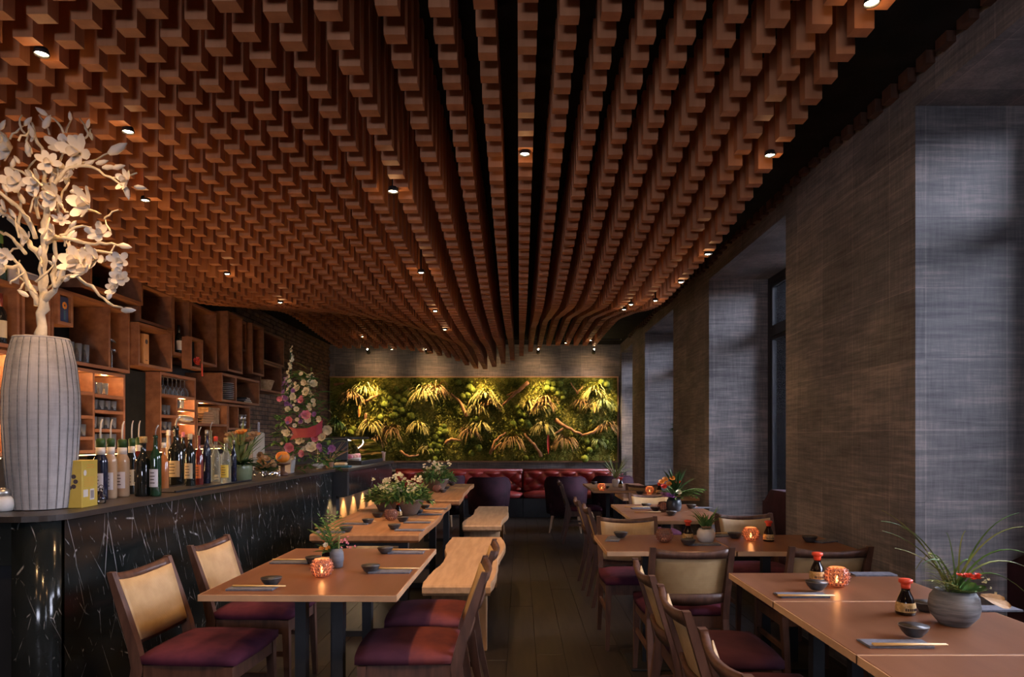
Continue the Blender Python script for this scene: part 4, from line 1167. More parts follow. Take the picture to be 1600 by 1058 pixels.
for pts, r0, r1, d0, d1 in [
    ([(60, 476), (43, 437), (30, 415), (10, 417), (-6, 430)], .014, .006, 0, -.10), ([(62, 476), (83, 455), (93, 439), (103, 409), (107, 395), (135, 387)], .014, .006, 0, -.08),
    ([(65, 404), (46, 380), (28, 354), (12, 338), (-6, 322)], .014, .007, 0, .10), ([(75, 320), (70, 290), (68, 242), (56, 211), (50, 192)], .011, .005, 0, .02),
    ([(68, 380), (95, 370), (123, 378), (139, 380), (193, 383)], .011, .004, 0, -.05), ([(95, 370), (107, 364), (127, 352), (143, 356)], .008, .004, -.02, .08),
    ([(93, 439), (119, 431), (143, 449), (155, 461), (171, 475), (197, 485)], .009, .004, -.03, -.14), ([(107, 395), (130, 390), (159, 393), (185, 397), (189, 419), (179, 449)], .007, .003, -.05, -.16),
    ([(74, 335), (80, 300), (88, 281), (110, 262), (133, 257), (153, 265), (172, 279), (192, 291)], .010, .004, 0, -.10), ([(172, 279), (196, 276), (214, 270)], .005, .003, -.08, -.06),
    ([(115, 260), (150, 248), (170, 239)], .006, .003, -.04, .05), ([(56, 372), (34, 330), (20, 316), (-4, 297)], .011, .007, 0, -.12), ([(62, 340), (51, 286), (48, 277), (27, 265), (8, 262)], .008, .004, 0, .05),
    ([(40, 395), (20, 372), (0, 362)], .009, .005, .03, .12), ([(28, 354), (34, 320), (30, 300), (26, 285)], .007, .004, .06, .1), ([(68, 300), (85, 290), (95, 250), (102, 235)], .006, .004, 0, .05),
    ([(75, 322), (92, 330), (97, 300), (108, 285)], .007, .003, 0, -.05), ([(48, 240), (44, 222), (48, 200)], .005, .003, 0, .02), ([(86, 366), (88, 400), (84, 420), (86, 450)], .007, .010, .0, -.04), ([(98, 420), (115, 418), (125, 415)], .006, .003, -.04, -.1), ([(30, 415), (16, 400), (6, 392)], .007, .004, -.04, -.06)]:
    limb(pts, r0, r1, d0, d1)
def blossom(px, py, rpx, dy, facing=None, nm='blossom', n=7):
    c = tp(px, py, dy); L = rpx * (VY + dy) / FPX * 1.05
    f = Vector(facing if facing else (R.uniform(-0.6, 0.6), -1, R.uniform(-0.5, 0.5))).normalized()
    a = f.orthogonal().normalized(); b = f.cross(a); g = G()
    for ring, tilt, k in ((0, R.uniform(0.05, 0.5), 6), (1, 1.5, 3)):
        for i in range(k):
            t = 2 * PI * (i + 0.5 * ring) / k + R.uniform(-0.22, 0.22)
            d = (a * math.cos(t) + b * math.sin(t)) + f * (tilt + R.uniform(-0.15, 0.25))
            g.petal(c, d, f, L * R.uniform(0.95, 1.25) * (1 if ring == 0 else 0.6), L * 0.60, 0.35)
    o = obj(nm, g, M['magnolia'], tr, True)
    return o
def bud(px, py, L, dy, ang):
    c = tp(px, py, dy); d = Vector((math.cos(ang), R.uniform(-0.3, 0.3), math.sin(ang))); l = L * VY / FPX
    obj('bud', G().tube([c, c + d * l * 0.3, c + d * l * 0.7, c + d * l], [l * 0.10, l * 0.22, l * 0.17, l * 0.02], 7), M['magnolia'], tr, True)
for px, py, r, dy in [(20, 230, 25, .05), (100, 232, 22, .06), (124, 240, 26, -.03), (140, 320, 29, -.08), (76, 254, 17, -.02), (60, 284, 20, -.07), (86, 305, 22, -.06), (26, 286, 22, .04), (200, 283, 17, -.10), (104, 270, 16, .05), (122, 412, 27, -.10), (136, 425, 24, -.13), (150, 405, 20, -.12), (186, 408, 16, -.16), (187, 436, 16, -.16), (180, 452, 14, -.15), (156, 366, 17, .07), (86, 366, 17, -.05), (4, 398, 17, -.06), (56, 210, 12, .02), (45, 372, 12, .02), (8, 330, 14, .1), (95, 345, 12, .0), (8, 425, 13, -.1)]:
    blossom(px, py, r, dy)
for px, py, L, dy, an in [(68, 200, 24, 0, 1.2), (52, 215, 22, 0, 1.8), (170, 240, 34, .05, .5), (150, 256, 18, -.05, .4), (160, 262, 20, -.06, .1), (176, 263, 20, -.08, .2), (133, 258, 18, -.03, .3), (210, 292, 18, -.1, -.1), (196, 291, 20, -.1, -1.4), (186, 383, 22, -.05, -.2), (190, 485, 22, -.14, 0), (168, 468, 18, -.12, 1.3), (44, 463, 18, -.05, 2.6), (46, 245, 22, .02, 1.6), (30, 255, 16, .03, 2.2), (110, 300, 20, -.05, .2), (118, 312, 18, -.05, -.2), (38, 318, 20, .05, 2.0), (18, 262, 18, .05, 1.2), (100, 440, 16, -.05, .9), (12, 300, 18, -.1, 2.2)]:
    bud(px, py, L, dy, an)
for k in range(46):
    px, py = R.uniform(-2, 185), R.uniform(205, 465)
    if px > 60 + (py - 190) * 0.9 and py < 300 and px > 150: continue
    dy = R.uniform(-.15, .15); x2, y2 = px + R.uniform(-26, 30), py - R.uniform(6, 34)
    limb([(px, py), ((px + x2) / 2 + R.uniform(-6, 6), (py + y2) / 2), (x2, y2)], .005, .0025, dy, dy + .03, 'twig')
    if k % 2: bud(x2, y2, R.uniform(12, 20), dy + .03, R.uniform(.3, 2.6))
light('SPOT', 'magnolia_accent', (-1.5, 1.9, 2.95), 45, WARM, target=(-2.35, 3.25, 2.2), spot_size=0.8, spot_blend=0.7, shadow_soft_size=0.03)  # added spot out of view, brightens the blossoms from the front
light('SPOT', 'magnolia_accent', (-2.3, 4.05, 3.0), 30, WARM, target=(-2.3, 3.25, 2.1), spot_size=0.75, spot_blend=0.7, shadow_soft_size=0.03)

# ------------------------------------------------------------------ things on the bar
def bpos(px, py): 
    return on(px, py, BZ)
t = thing('sugar_jar', 'white round sugar jar with a steel lid left of the vase', 'jar', (*bpos(4, 799), BZ))
obj('jar_body', G().lathe([(0.03, 0), (0.042, 0.005), (0.05, 0.03), (0.046, 0.055), (0.034, 0.068)], 20), M['white'], t, True)
obj('lid', G().lathe([(0.034, 0.068), (0.036, 0.088), (0.03, 0.098), (0.012, 0.104)], 20), M['steel'], t, True)
M['lilac'] = mat('lilac_card', (0.42, 0.33, 0.42), (0.5, 0.4, 0.5), rough=0.6)
M['navy'] = mat('navy_print', (0.02, 0.035, 0.11), (0.03, 0.05, 0.15), rough=0.5)
t = thing('lilac_box', 'lilac and navy carton behind the vase', 'box', (-2.62, 3.62, BZ), 0.3)
obj('carton', G().cbox(-0.06, 0.06, -0.04, 0.04, 0, 0.15, 0.003), M['lilac'], t)
obj('navy_band', G().box(-0.061, 0.061, -0.041, 0.041, 0.01, 0.05), M['navy'], t)
obj('emblem', G().lathe([(0.012, 0), (0.02, 0)], 14, cap=False), M['black'], t).location = (0.03, -0.0415, 0.10)
t.children[-1].rotation_euler = (PI / 2, 0, 0)
M['yellow'] = mat('yellow_card', (0.52, 0.36, 0.05), (0.60, 0.43, 0.08), rough=0.45, scale=6)
M['ink'] = mat('dark_ink', (0.05, 0.03, 0.03), rough=0.6)
x, y = bpos(128, 794)
t = thing('tea_box', 'yellow tea carton right of the grey vase', 'box', (x, y, BZ), 0.12)
obj('carton', G().cbox(-0.14, 0, 0, 0.15, 0, 0.225, 0.002), M['yellow'], t)
f = obj('white_label', G().box(0, 0.001, 0.012, 0.055, 0.05, 0.085), M['white'], t)
obj('white_label', G().box(0, 0.001, 0.075, 0.115, 0.032, 0.085), M['white'], t)
g = G()
for i in range(8): g.box(0.001, 0.0015, 0.080 + i * 0.004, 0.080 + i * 0.004 + (0.0012 if i % 3 else 0.0025), 0.04, 0.078)
obj('barcode', g, M['ink'], t)
obj('round_seal', G().tube([(0.0, 0.028, 0.165), (0.001, 0.028, 0.165)], 0.014, 14), M['white'], t)
g = G()
for i in range(2): g.box(0, 0.0008, 0.045, 0.115, 0.200 - i * 0.012, 0.203 - i * 0.012)
for i in range(6): g.box(0, 0.0008, 0.02, 0.125 - 0.01 * (i % 3), 0.140 - i * 0.008, 0.1415 - i * 0.008)
obj('print_lines', g, M['bloomo'], t)
g = G()
for i in range(7):
    a = 2 * PI * i / 7; g.tube([(-0.05 + 0.022 * math.cos(a), 0, 0.125 + 0.03 * math.sin(a)), (-0.05 + 0.022 * math.cos(a), -0.001, 0.125 + 0.03 * math.sin(a))], 0.011, 8)
obj('flower_print', g, M['ink'], t)

def bottle(px, py, wpx, hpx, kind, label, body, lab=None, cap='steel', dx=0.0, level=None, lab_h=(0.25, 0.72), z=BZ, xy=None):
    X, Y = xy if xy else on(px, py, z)
    Y0 = Y; r = wpx * Y / FPX / 2; Y += r; X = X * Y / Y0; H = hpx * Y / FPX
    t = thing('bottle', label, 'bottle', (X, Y, z), 0, 'bottles on the bar')
    if kind == 'wine': P = [(r * .9, 0), (r, .01), (r, H * .62), (r * .85, H * .69), (r * .42, H * .77), (r * .36, H * .95), (r * .42, H * .955), (r * .42, H)]
    elif kind == 'pour': P = [(r * .92, 0), (r, .01), (r, H * .46), (r * .95, H * .50), (r * .62, H * .56), (r * .60, H * .70), (r * .5, H * .72)]
    else: P = [(r * .92, 0), (r, .008), (r, H * .58), (r * .7, H * .66), (r * .34, H * .74), (r * .32, H * .92), (r * .38, H * .93), (r * .36, H)]
    b = obj('body', G().lathe(P, 18), body, t, True)
    if lab:
        a0, a1 = lab_h; g = G(); n = 10; vs = []
        top = .62 if kind == 'wine' else (.46 if kind == 'pour' else .58)
        for zz in (H * top * a0, H * top * a1):
            for i in range(n + 1):
                a = -PI * .5 - 0.15 + (i / n - .5) * 2.1
                vs.append((r * 1.012 * math.cos(a), r * 1.012 * math.sin(a), zz))
        vs += [(q[0] * .985, q[1] * .985, q[2]) for q in vs]; m = n + 1
        fs = [(i, i + 1, m + i + 1, m + i) for i in range(n)] + [(2 * m + m + i, 2 * m + m + i + 1, 2 * m + i + 1, 2 * m + i) for i in range(n)]
        L = obj('label_paper', G().add(vs, fs), lab, t)
        g = G()
        for q in range(4):
            zz = H * top * (a0 + (a1 - a0) * (0.2 + 0.19 * q)); ww = 0.5 - 0.1 * (q % 2)
            vv = []
            for h in (0, H * top * (a1 - a0) * 0.05):
                for i in range(7):
                    a = -PI * .5 - 0.15 + (i / 6 - .5) * 2 * ww
                    vv.append((r * 1.02 * math.cos(a), r * 1.02 * math.sin(a), zz + h))
            g.add(vv, [(i, i + 1, 8 + i, 7 + i) for i in range(6)])
        obj('lettering', g, M['ink'], L)
    if kind == 'pour':
        obj('neck_sleeve', G().lathe([(r * .64, H * .56), (r * .64, H * .65)], 14), M['white'], t, True)
        obj('collar', G().lathe([(r * .62, H * .65), (r * .64, H * .74), (r * .45, H * .76)], 14), M['leafd'], t, True)
        obj('spout', G().tube([(0, 0, H * .75), (0, 0, H * .88), (r * .08, 0, H * .95), (r * .3, 0, H)], [r * .14, r * .13, r * .12, r * .09], 7), M['white'], t, True)
    elif cap == 'spout':
        obj('spout', G().tube([(0, 0, H * .99), (0, 0, H * 1.05), (r * .15, 0, H * 1.11), (r * .5, 0, H * 1.17)], r * .14, 6), M['steel'], t, True)
    elif cap:
        obj('cap', G().lathe([(r * .44, H * .90), (r * .44, H * 1.005), (r * .2, H * 1.01)], 12), M[cap], t, True)
    return t
M['gdark'] = mat('dark_bottle', (0.006, 0.008, 0.008), (0.014, 0.017, 0.016), rough=0.07, spec=0.8)
M['ggreen'] = mat('green_bottle', (0.008, 0.03, 0.014), (0.015, 0.05, 0.022), rough=0.07, spec=0.8)
M['gnavy'] = mat('navy_bottle', (0.008, 0.011, 0.028), (0.016, 0.02, 0.045), rough=0.1, spec=0.7)
M['gamber'] = mat('amber_drink', (0.32, 0.11, 0.04), (0.42, 0.17, 0.06), rough=0.12, spec=0.7)
M['gcream'] = mat('cream_drink', (0.38, 0.26, 0.16), (0.48, 0.34, 0.22), rough=0.15, spec=0.6)
M['gred'] = mat('ruby_bottle', (0.10, 0.014, 0.014), (0.16, 0.025, 0.02), rough=0.08, spec=0.8)
M['gclear'] = glass('clear_bottle', (0.92, 0.93, 0.85), 0.20, 0.04, (0.5, 0.5, 0.42))
M['gyel'] = mat('yellow_bottle_label', (0.62, 0.46, 0.05), (0.70, 0.54, 0.10), rough=0.5)
M['lcream'] = mat('cream_label', (0.52, 0.42, 0.27), (0.60, 0.50, 0.33), rough=0.7)
M['lwhite'] = mat('white_label', (0.55, 0.54, 0.58), (0.63, 0.62, 0.66), rough=0.7)
M['lorange'] = mat('orange_label', (0.62, 0.14, 0.03), (0.7, 0.2, 0.05), rough=0.6)
for a in [
    (157, 782, 21, 126, 'pour', 'dark syrup bottle with white sleeve beside the yellow carton', 'gnavy', 'lwhite', None),
    (173, 780, 18, 124, 'pour', 'cream syrup bottle second from the yellow carton', 'gcream', 'lwhite', None),
    (191, 777, 21, 118, 'pour', 'wide cream syrup bottle third from the yellow carton', 'gcream', 'lwhite', None),
    (206, 772, 15, 114, 'pour', 'narrow dark syrup bottle behind the black bottle', 'gdark', 'lcream', None),
    (217, 766, 15, 108, 'pour', 'dark syrup bottle with pink spout behind the black bottle', 'gred', 'lcream', None),
    (224, 776, 25, 92, 'liquor', 'broad black liquor bottle with gold neck', 'gdark', None, 'gold'),
    (243, 776, 17, 95, 'wine', 'green wine bottle with a white label and spout', 'ggreen', 'lwhite', 'spout'),
    (256, 765, 15, 72, 'liquor', 'short amber juice bottle before the cream-labelled bottle', 'gamber', None, 'white'),
    (275, 759, 24, 92, 'liquor', 'broad bottle with a large cream label', 'gdark', 'lcream', 'spout'),
    (297, 761, 16, 82, 'wine', 'dark wine bottle with a cream label and wrapped neck', 'gdark', 'lcream', 'lcream'),
    (311, 759, 13, 78, 'liquor', 'ruby bottle with a bright orange label', 'gred', 'lorange', 'spout'),
    (323, 757, 12, 84, 'wine', 'slim navy bottle without a label beside the ruby bottle', 'gnavy', None, 'steel'),
    (337, 755, 14, 72, 'liquor', 'clear bottle with a red cap', 'gclear', None, 'bloomr'),
    (353, 757, 15, 72, 'liquor', 'clear bottle with a yellow label', 'gclear', 'gyel', 'gold'),
    (365, 754, 9, 66, 'wine', 'slim dark bottle next to the green glass planter', 'gnavy', None, 'steel'),
    (286, 752, 12, 76, 'wine', 'slim dark bottle behind the cream-labelled ones', 'gdark', None, 'bloomp'),
    (329, 751, 11, 78, 'wine', 'clear bottle with pale neck behind the red-capped one', 'gclear', 'lcream', 'spout'),
    (263, 753, 14, 80, 'liquor', 'cream bottle behind the amber juice', 'gcream', None, 'white')]:
    bottle(a[0], a[1], a[2], a[3], a[4], a[5], M[a[6]], M[a[7]] if a[7] else None, a[8])
t = thing('glass_cruet', 'tiny clear cruet in front of the dark syrup bottle', 'cruet', (*bpos(158, 787), BZ))
obj('body', G().lathe([(0.018, 0), (0.022, 0.005), (0.022, 0.035), (0.008, 0.05), (0.009, 0.075)], 12), M['clear'], t, True)
obj('stopper', G().ball((0, 0, 0.085), 0.011, 8, 6), M['clear'], t, True)
t = thing('bar_mat', 'black rubber bar mat under the liquor bottles', 'mat', (-2.24, 4.75, BZ))
obj('mat_base', G().cbox(-0.10, 0.16, -0.62, 0.55, 0, 0.006, 0.002), M['black'], t)
obj('mat_rim', G().box(0.15, 0.162, -0.62, 0.55, 0.006, 0.012).box(-0.10, -0.09, -0.62, 0.55, 0.006, 0.012), M['black'], t)
# wine glasses standing among the bottles
wg = G().lathe([(0.032, 0), (0.030, 0.003), (0.004, 0.008), (0.0035, 0.07), (0.02, 0.085), (0.034, 0.115), (0.034, 0.14), (0.027, 0.175)], 14, cap=False).mesh('bowl', M['tumbler'], True)
def stem_glass():
    t = thing('wine_glass', '', 'glass'); obj('bowl', wg, parent=t); 
    return Proto(t)
WG = stem_glass()
for px, py, lab in [(318, 750, 'clear wine glass behind the ruby bottle'), (332, 748, 'clear wine glass behind the red-capped bottle'), (347, 748, 'clear wine glass glinting beside the yellow-labelled bottle'), (372, 748, 'clear wine glass behind the slim dark bottle')]:
    X, Y = bpos(px, py); WG.put((X, Y + 0.1, BZ), 0, lab, 'wine glasses on the bar', 1.15)

# --- plants: generic parts
def bloom(g, c, r, f=None, n=6):
    f = Vector(f if f else (R.uniform(-1, 1), R.uniform(-1, 0.3), R.uniform(0.1, 1))).normalized()
    a = f.orthogonal().normalized(); b = f.cross(a)
    for ring, tilt, k in ((0, 0.3, n), (1, 1.0, max(3, n - 2))):
        for i in range(k):
            t_ = 2 * PI * (i + 0.5 * ring) / k
            g.petal(c, a * math.cos(t_) + b * math.sin(t_) + f * tilt, f, r * (1 if ring == 0 else .7), r * .75, 0.5)
def leaves(g, c, n, L, w, spread=1.0, droop=0.8, up=0.6):
    for i in range(n):
        t_ = R.uniform(0, 2 * PI)
        g.blade((c[0] + R.uniform(-.01, .01), c[1] + R.uniform(-.01, .01), c[2]), (math.cos(t_) * spread, math.sin(t_) * spread, up * R.uniform(0.3, 1.6)), L * R.uniform(.6, 1.2), w, droop, 4)
def fern(g, c, d, L, n=9, w=0.02):
    d = Vector(d).normalized(); p = Vector(c); s = d.cross(Vector((0, 0, 1))).normalized()
    for i in range(n):
        t_ = i / n; l = L * 0.42 * math.sin(PI * (0.2 + 0.75 * t_))
        for q in (-1, 1):
            g.blade(p, s * q + d * 0.7, l, w, 0.5, 2)
        d = (d + Vector((0, 0, -0.09))).normalized(); p = p + d * (L / n)
    g.blade(p, d, L * .12, w, .3, 2)

# green glass planter with protea and dried flowers
X, Y = bpos(388, 752); Y += 0.09; X = -2.19
t = thing('protea_planter', 'green glass planter with dried protea flowers on the bar', 'plant', (X, Y, BZ))
M['gglass'] = mat('green_glass', (0.10, 0.14, 0.08), (0.18, 0.22, 0.13), rough=0.2, scale=9, spec=0.6)
obj('planter', G().lathe([(0.075, 0), (0.09, 0.006), (0.095, 0.11), (0.09, 0.125), (0.08, 0.11)], 20), M['gglass'], t, True)
g = G(); leaves(g, (0, 0, 0.12), 70, 0.16, 0.022, 1.0, 0.9, 0.6); obj('foliage', g, M['leafd'], t)
g = G(); leaves(g, (0, 0, 0.14), 30, 0.30, 0.03, 0.5, 0.4, 1.2); obj('silver_leaves', g, M['leafy'], t)
for q, (dx, dz, m_) in enumerate([(-0.06, 0.34, 'dry'), (0.0, 0.36, 'bloomo'), (0.07, 0.30, 'dry'), (0.12, 0.34, 'dry'), (0.03, 0.27, 'leafy')]):
    g = G(); bloom(g, (dx, R.uniform(-.04, .04), dz), 0.055, (dx, -0.4, 1), 9)
    b = obj('protea', g, M[m_], t); obj('stem', G().tube([(dx * .3, 0, 0.1), (dx, 0, dz)], 0.004, 5), M['leafd'], b)
# bouquet of dried flowers with a pumpkin
X, Y = bpos(430, 746); X = -2.17; Y += 0.06
t = thing('dried_bouquet', 'bouquet of dried flowers in crinkled wrap lying on the bar', 'bouquet', (X, Y, BZ))
for q in range(14):
    c = (R.uniform(-.11, .12), R.uniform(-.10, .12), R.uniform(0.05, 0.20)); g = G(); bloom(g, c, R.uniform(.028, .042), None, 7)
    obj('dried_bloom', g, M['dry'], t)
g = G(); leaves(g, (0, 0, 0.05), 60, 0.17, 0.016, 1.1, 0.7, 0.8); obj('foliage', g, M['leafd'], t)
g = G()
for q in range(22):
    g.ball((R.uniform(-.12, .14), R.uniform(-.13, -.05), R.uniform(0.012, 0.045)), R.uniform(.010, .02), 6, 4, .3)
M['foil'] = mat('silver_foil', (0.5, 0.5, 0.52), (0.7, 0.7, 0.72), rough=0.2, metal=0.9)
obj('foil_wrap', g, M['foil'], t)['kind'] = 'stuff'
X, Y = bpos(449, 744); X = -2.10
t = thing('pumpkin', 'small orange pumpkin beside the pink flowers', 'pumpkin', (X, Y + 0.08, BZ + 0.115))
M['pump'] = mat('pumpkin_skin', (0.62, 0.17, 0.015), (0.74, 0.25, 0.03), rough=0.4)
g = G(); n = 28; vs = []
for j in range(9):
    ph = -PI / 2 + PI * j / 8
    for i in range(n):
        a = 2 * PI * i / n; r = 0.062 * (math.cos(ph) ** 0.8 if j not in (0, 8) else 0.15) * (1 - 0.08 * abs(math.cos(3.5 * a)))
        vs.append((r * math.cos(a), r * math.sin(a), 0.05 * math.sin(ph) + 0.05))
fs = [tuple(range(n))[::-1]] + [(k * n + i, k * n + (i + 1) % n, k * n + n + (i + 1) % n, k * n + n + i) for k in range(8) for i in range(n)] + [tuple(range(8 * n, 9 * n))]
obj('flesh', G().add(vs, fs), M['pump'], t, True)
obj('stem', G().tube([(0, 0, 0.095), (0.008, 0, 0.125)], [0.01, 0.006], 6), M['twig'], t)
t2_ = thing('pedestal_dish', 'low wooden dish under the small pumpkin', 'dish', (X, Y + 0.08, BZ))
obj('foot', G().lathe([(0.05, 0), (0.045, 0.02), (0.02, 0.04), (0.02, 0.09)], 14), M['walnut'], t2_, True)
obj('plate', G().lathe([(0.03, 0.09), (0.065, 0.1), (0.07, 0.112), (0.06, 0.112)], 18), M['walnut'], t2_, True)
# the big arrangement with the ribbon
FY = 6.45; FX = -2.20
t = thing('flower_arrangement', 'tall pink and white flower arrangement with a red ribbon on the bar', 'flower arrangement', (FX, FY, BZ))
FO = Vector((FX, FY, BZ))
def fp(px, py, dy=0.0): return at(px, py, FY + dy) - FO
obj('pot', G().lathe([(0.06, 0), (0.075, 0.005), (0.09, 0.14), (0.092, 0.16), (0.08, 0.15)], 4, ang=PI / 4), M['white'], t)
g = G()
for k in range(330):
    u = R.uniform(0, 1); py = 735 - 150 * u; half = 54 * (1 - u) ** 0.7 + 8
    px = 474 + R.uniform(-half, half); c = fp(px, py, R.uniform(-.10, .12)); a = R.uniform(0, 6.28)
    g.blade(c, (math.cos(a), math.sin(a), R.uniform(-.3, .9)), R.uniform(.06, .16), R.uniform(.02, .04), .7, 3)
obj('foliage', g, M['leaf'], t)
g = G()
for k in range(46):
    u = R.uniform(0, 1); py = 735 - 160 * u; half = 54 * (1 - u) ** 0.7 + 8
    c = fp(474 + R.uniform(-half, half), py, R.uniform(-.16, .0)); a = R.uniform(0, 6.28)
    g.blade(c, (math.cos(a), math.sin(a), R.uniform(-.1, .9)), R.uniform(.10, .2), .018, .8, 4)
obj('pale_foliage', g, M['leafy'], t)
FL = [(453, 699, 9, 'bloomp'), (478, 650, 9, 'bloomp'), (452, 657, 7, 'bloomp'), (492, 685, 7, 'bloomp'), (473, 709, 7, 'bloomp'), (471, 626, 6, 'bloomp'), (437, 624, 5, 'bloomp'),
      (482, 655, 7, 'bloomw'), (449, 677, 7, 'bloomw'), (470, 687, 9, 'bloomw'), (487, 700, 10, 'bloomw'), (505, 684, 8, 'bloomw'), (512, 672, 9, 'bloomw'), (480, 613, 8, 'bloomw'), (465, 608, 7, 'bloomw'), (458, 620, 6, 'bloomw'), (490, 600, 7, 'bloomw'), (485, 635, 6, 'bloomw'), (500, 655, 6, 'bloomw'),
      (519, 701, 7, 'bloomv'), (500, 697, 6, 'bloomv'), (492, 648, 5, 'bloomv'), (450, 640, 5, 'bloomw'), (463, 640, 5, 'bloomw'), (476, 598, 6, 'bloomw'), (470, 660, 5, 'bloomw')]
for k in range(34):
    u = R.uniform(0.05, 1); half = 42 * (1 - u) ** 0.8 + 5
    FL.append((474 + R.uniform(-half, half), 725 - 140 * u, R.uniform(2.5, 4.5), R.choice(['bloomw', 'bloomw', 'bloomw', 'bloomp', 'bloomv'])))
for px, py, r, m_ in FL:
    g = G(); c = fp(px, py, -R.uniform(.10, .18)); bloom(g, c, r * FY / FPX, (R.uniform(-.5, .5), -1, R.uniform(-.2, .6)), 7)
    obj('flower', g, M[m_], t)
for pts, m_ in [([(452, 640), (453, 600), (455, 570), (454, 542)], 'bloomw'), ([(480, 620), (486, 600), (487, 585)], 'bloomw'), ([(448, 640), (446, 610), (448, 590)], 'bloomv')]:
    b = obj('spire_stem', G().tube([fp(*q) for q in pts], 0.006, 5), M['leafd'], t)
    g = G()
    for k in range(26):
        u = k / 25; q = fp(*pts[0]).lerp(fp(*pts[-1]), u); 
        bloom(g, q + Vector((R.uniform(-.03, .03), R.uniform(-.03, .03), 0)), 0.030 * (1.2 - .6 * u), None, 5)
    obj('spire_blooms', g, M[m_], b)
g = G()
up_ = [fp(451, 667, -.24), fp(462, 670, -.26), fp(480, 669, -.27), fp(494, 664, -.27), fp(504, 656, -.25)]
lo_ = [fp(452, 688, -.24), fp(466, 684, -.26), fp(481, 684, -.27), fp(494, 682, -.27), fp(503, 676, -.25)]
nt_ = fp(459, 677, -.25)
fr_ = up_ + lo_ + [nt_]; bk_ = [q + Vector((0, 0.004, 0)) for q in fr_]
fc = [(0, 10, 1), (10, 5, 6), (10, 6, 1)] + [(i, i + 5, i + 6, i + 1) for i in range(1, 4)]
g.add(fr_ + bk_, fc + [tuple(11 + i for i in f[::-1]) for f in fc])
M['ribbon'] = mat('red_ribbon', (0.30, 0.02, 0.035), (0.38, 0.035, 0.05), rough=0.4, scale=12)
obj('ribbon', g, M['ribbon'], t)
# items further along: terracotta pot, blue tray with box, dark screen, display case, pot with cactus
X, Y = on(521, 729, 1.075)
t = thing('twig_pot', 'small terracotta pot with bare twigs beside the flower arrangement', 'plant', (-2.05, 7.36, 1.075))
obj('pot', G().lathe([(0.035, 0), (0.05, 0.09), (0.053, 0.095), (0.04, 0.09)], 16), M['terra'], t, True)
g = G()
for i in range(14):
    a = R.uniform(0, 6.28); d = Vector((math.cos(a), math.sin(a), R.uniform(.4, 1.2))).normalized(); g.tube([(0, 0, 0.08), Vector((0, 0, .08)) + d * .12, Vector((0, 0, .07)) + d * .28], [0.004, 0.003, 0.001], 4)
obj('twigs', g, M['dry'], t)
t = thing('blue_tray', 'blue tray with a pale folded cloth on the counter', 'tray', (-1.98, 7.62, 1.075))
M['blue'] = mat('blue_plastic', (0.02, 0.11, 0.17), (0.03, 0.14, 0.21), rough=0.4)
obj('tray_base', G().cbox(-0.09, 0.09, -0.07, 0.07, 0, 0.022, 0.006), M['blue'], t)
obj('folded_cloth', G().cbox(-0.08, 0.05, -0.05, 0.05, 0.022, 0.055, 0.01), M['lcream'], t)
t = thing('till_screen', 'black till screen turned away beside the sushi case', 'screen', (-2.15, 7.86, 1.075), 0.5)
obj('foot', G().cbox(-0.09, 0.09, -0.09, 0.09, 0, 0.015, 0.004), M['black'], t)
obj('neck', G().box(-0.02, 0.02, -0.02, 0.02, 0.015, 0.14), M['black'], t)
obj('screen_back', G().cbox(-0.17, 0.17, -0.03, 0.01, 0.06, 0.32, 0.015), M['black'], t)
obj('screen_rim', G().cbox(-0.175, 0.175, 0.01, 0.018, 0.055, 0.325, 0.003), M['steel'], t)
t = thing('sushi_case', 'curved glass sushi display case with white light inside', 'display case', (-2.12, 8.95, 1.075))
M['ice'] = mat('white_tray', (0.7, 0.68, 0.68), (0.8, 0.78, 0.78), rough=0.4)
M['salmon'] = mat('salmon', (0.7, 0.28, 0.2), (0.8, 0.5, 0.42), rough=0.5, scale=20)
obj('base', G().cbox(-0.2, 0.2, -0.65, 0.65, 0, 0.05, 0.006), M['black'], t)
obj('tray', G().cbox(-0.16, 0.16, -0.6, 0.6, 0.05, 0.075, 0.004), M['ice'], t)
g = G()
vs = []
for j, yy in enumerate((-0.64, 0.64)):
    for i in range(9):
        a = PI * i / 8 / 2
        vs.append((0.19 - 0.20 * (1 - math.cos(a)), yy, 0.05 + 0.27 * math.sin(a)))
g.add(vs, [(i, i + 1, 10 + i, 9 + i) for i in range(8)])
obj('curved_glass', g, M['clear'], t, True)
obj('roof', G().cbox(-0.2, 0.0, -0.66, 0.66, 0.32, 0.345, 0.005), M['black'], t)
for yy in (-0.65, 0.65):
    obj('end_glass', G().add([(0.19 - 0.20 * (1 - math.cos(PI * i / 16)), yy, 0.05 + 0.27 * math.sin(PI * i / 16)) for i in range(9)] + [(-0.19, yy, 0.32), (-0.19, yy, 0.05)], [tuple(range(11))]), M['clear'], t)
M['caselight'] = emit('case_tube', (1.0, 0.93, 0.88), 1.6)
obj('light_tube', G().tube([(-0.06, -0.58, 0.305), (-0.06, 0.58, 0.305)], 0.012, 8), M['caselight'], t)
for q in range(7):
    obj('fish_fillet', G().cushion(-0.08 + R.uniform(-.02, .02), 0.05, -0.55 + q * .16, -0.44 + q * .16, 0.075, 0.115, 0.01, 5), M['salmon' if q % 3 else 'bloomp'], t, True)
light('AREA', 'case_light', (-2.16, 8.95, 1.36), 1.5, (1, .92, .85), target=(-2.12, 8.95, 1.1), shape='RECTANGLE', size=0.03, size_y=1.1)
t = thing('cream_pot', 'pale pot with pebbles at the far end of the sushi counter', 'pot', (-1.98, 9.78, 1.075))
obj('pot', G().lathe([(0.05, 0), (0.06, 0.12), (0.063, 0.13), (0.05, 0.12)], 16), M['terra'], t, True)
g = G()
for q in range(12): g.ball((R.uniform(-.035, .035), R.uniform(-.035, .035), 0.125), 0.012, 6, 4)
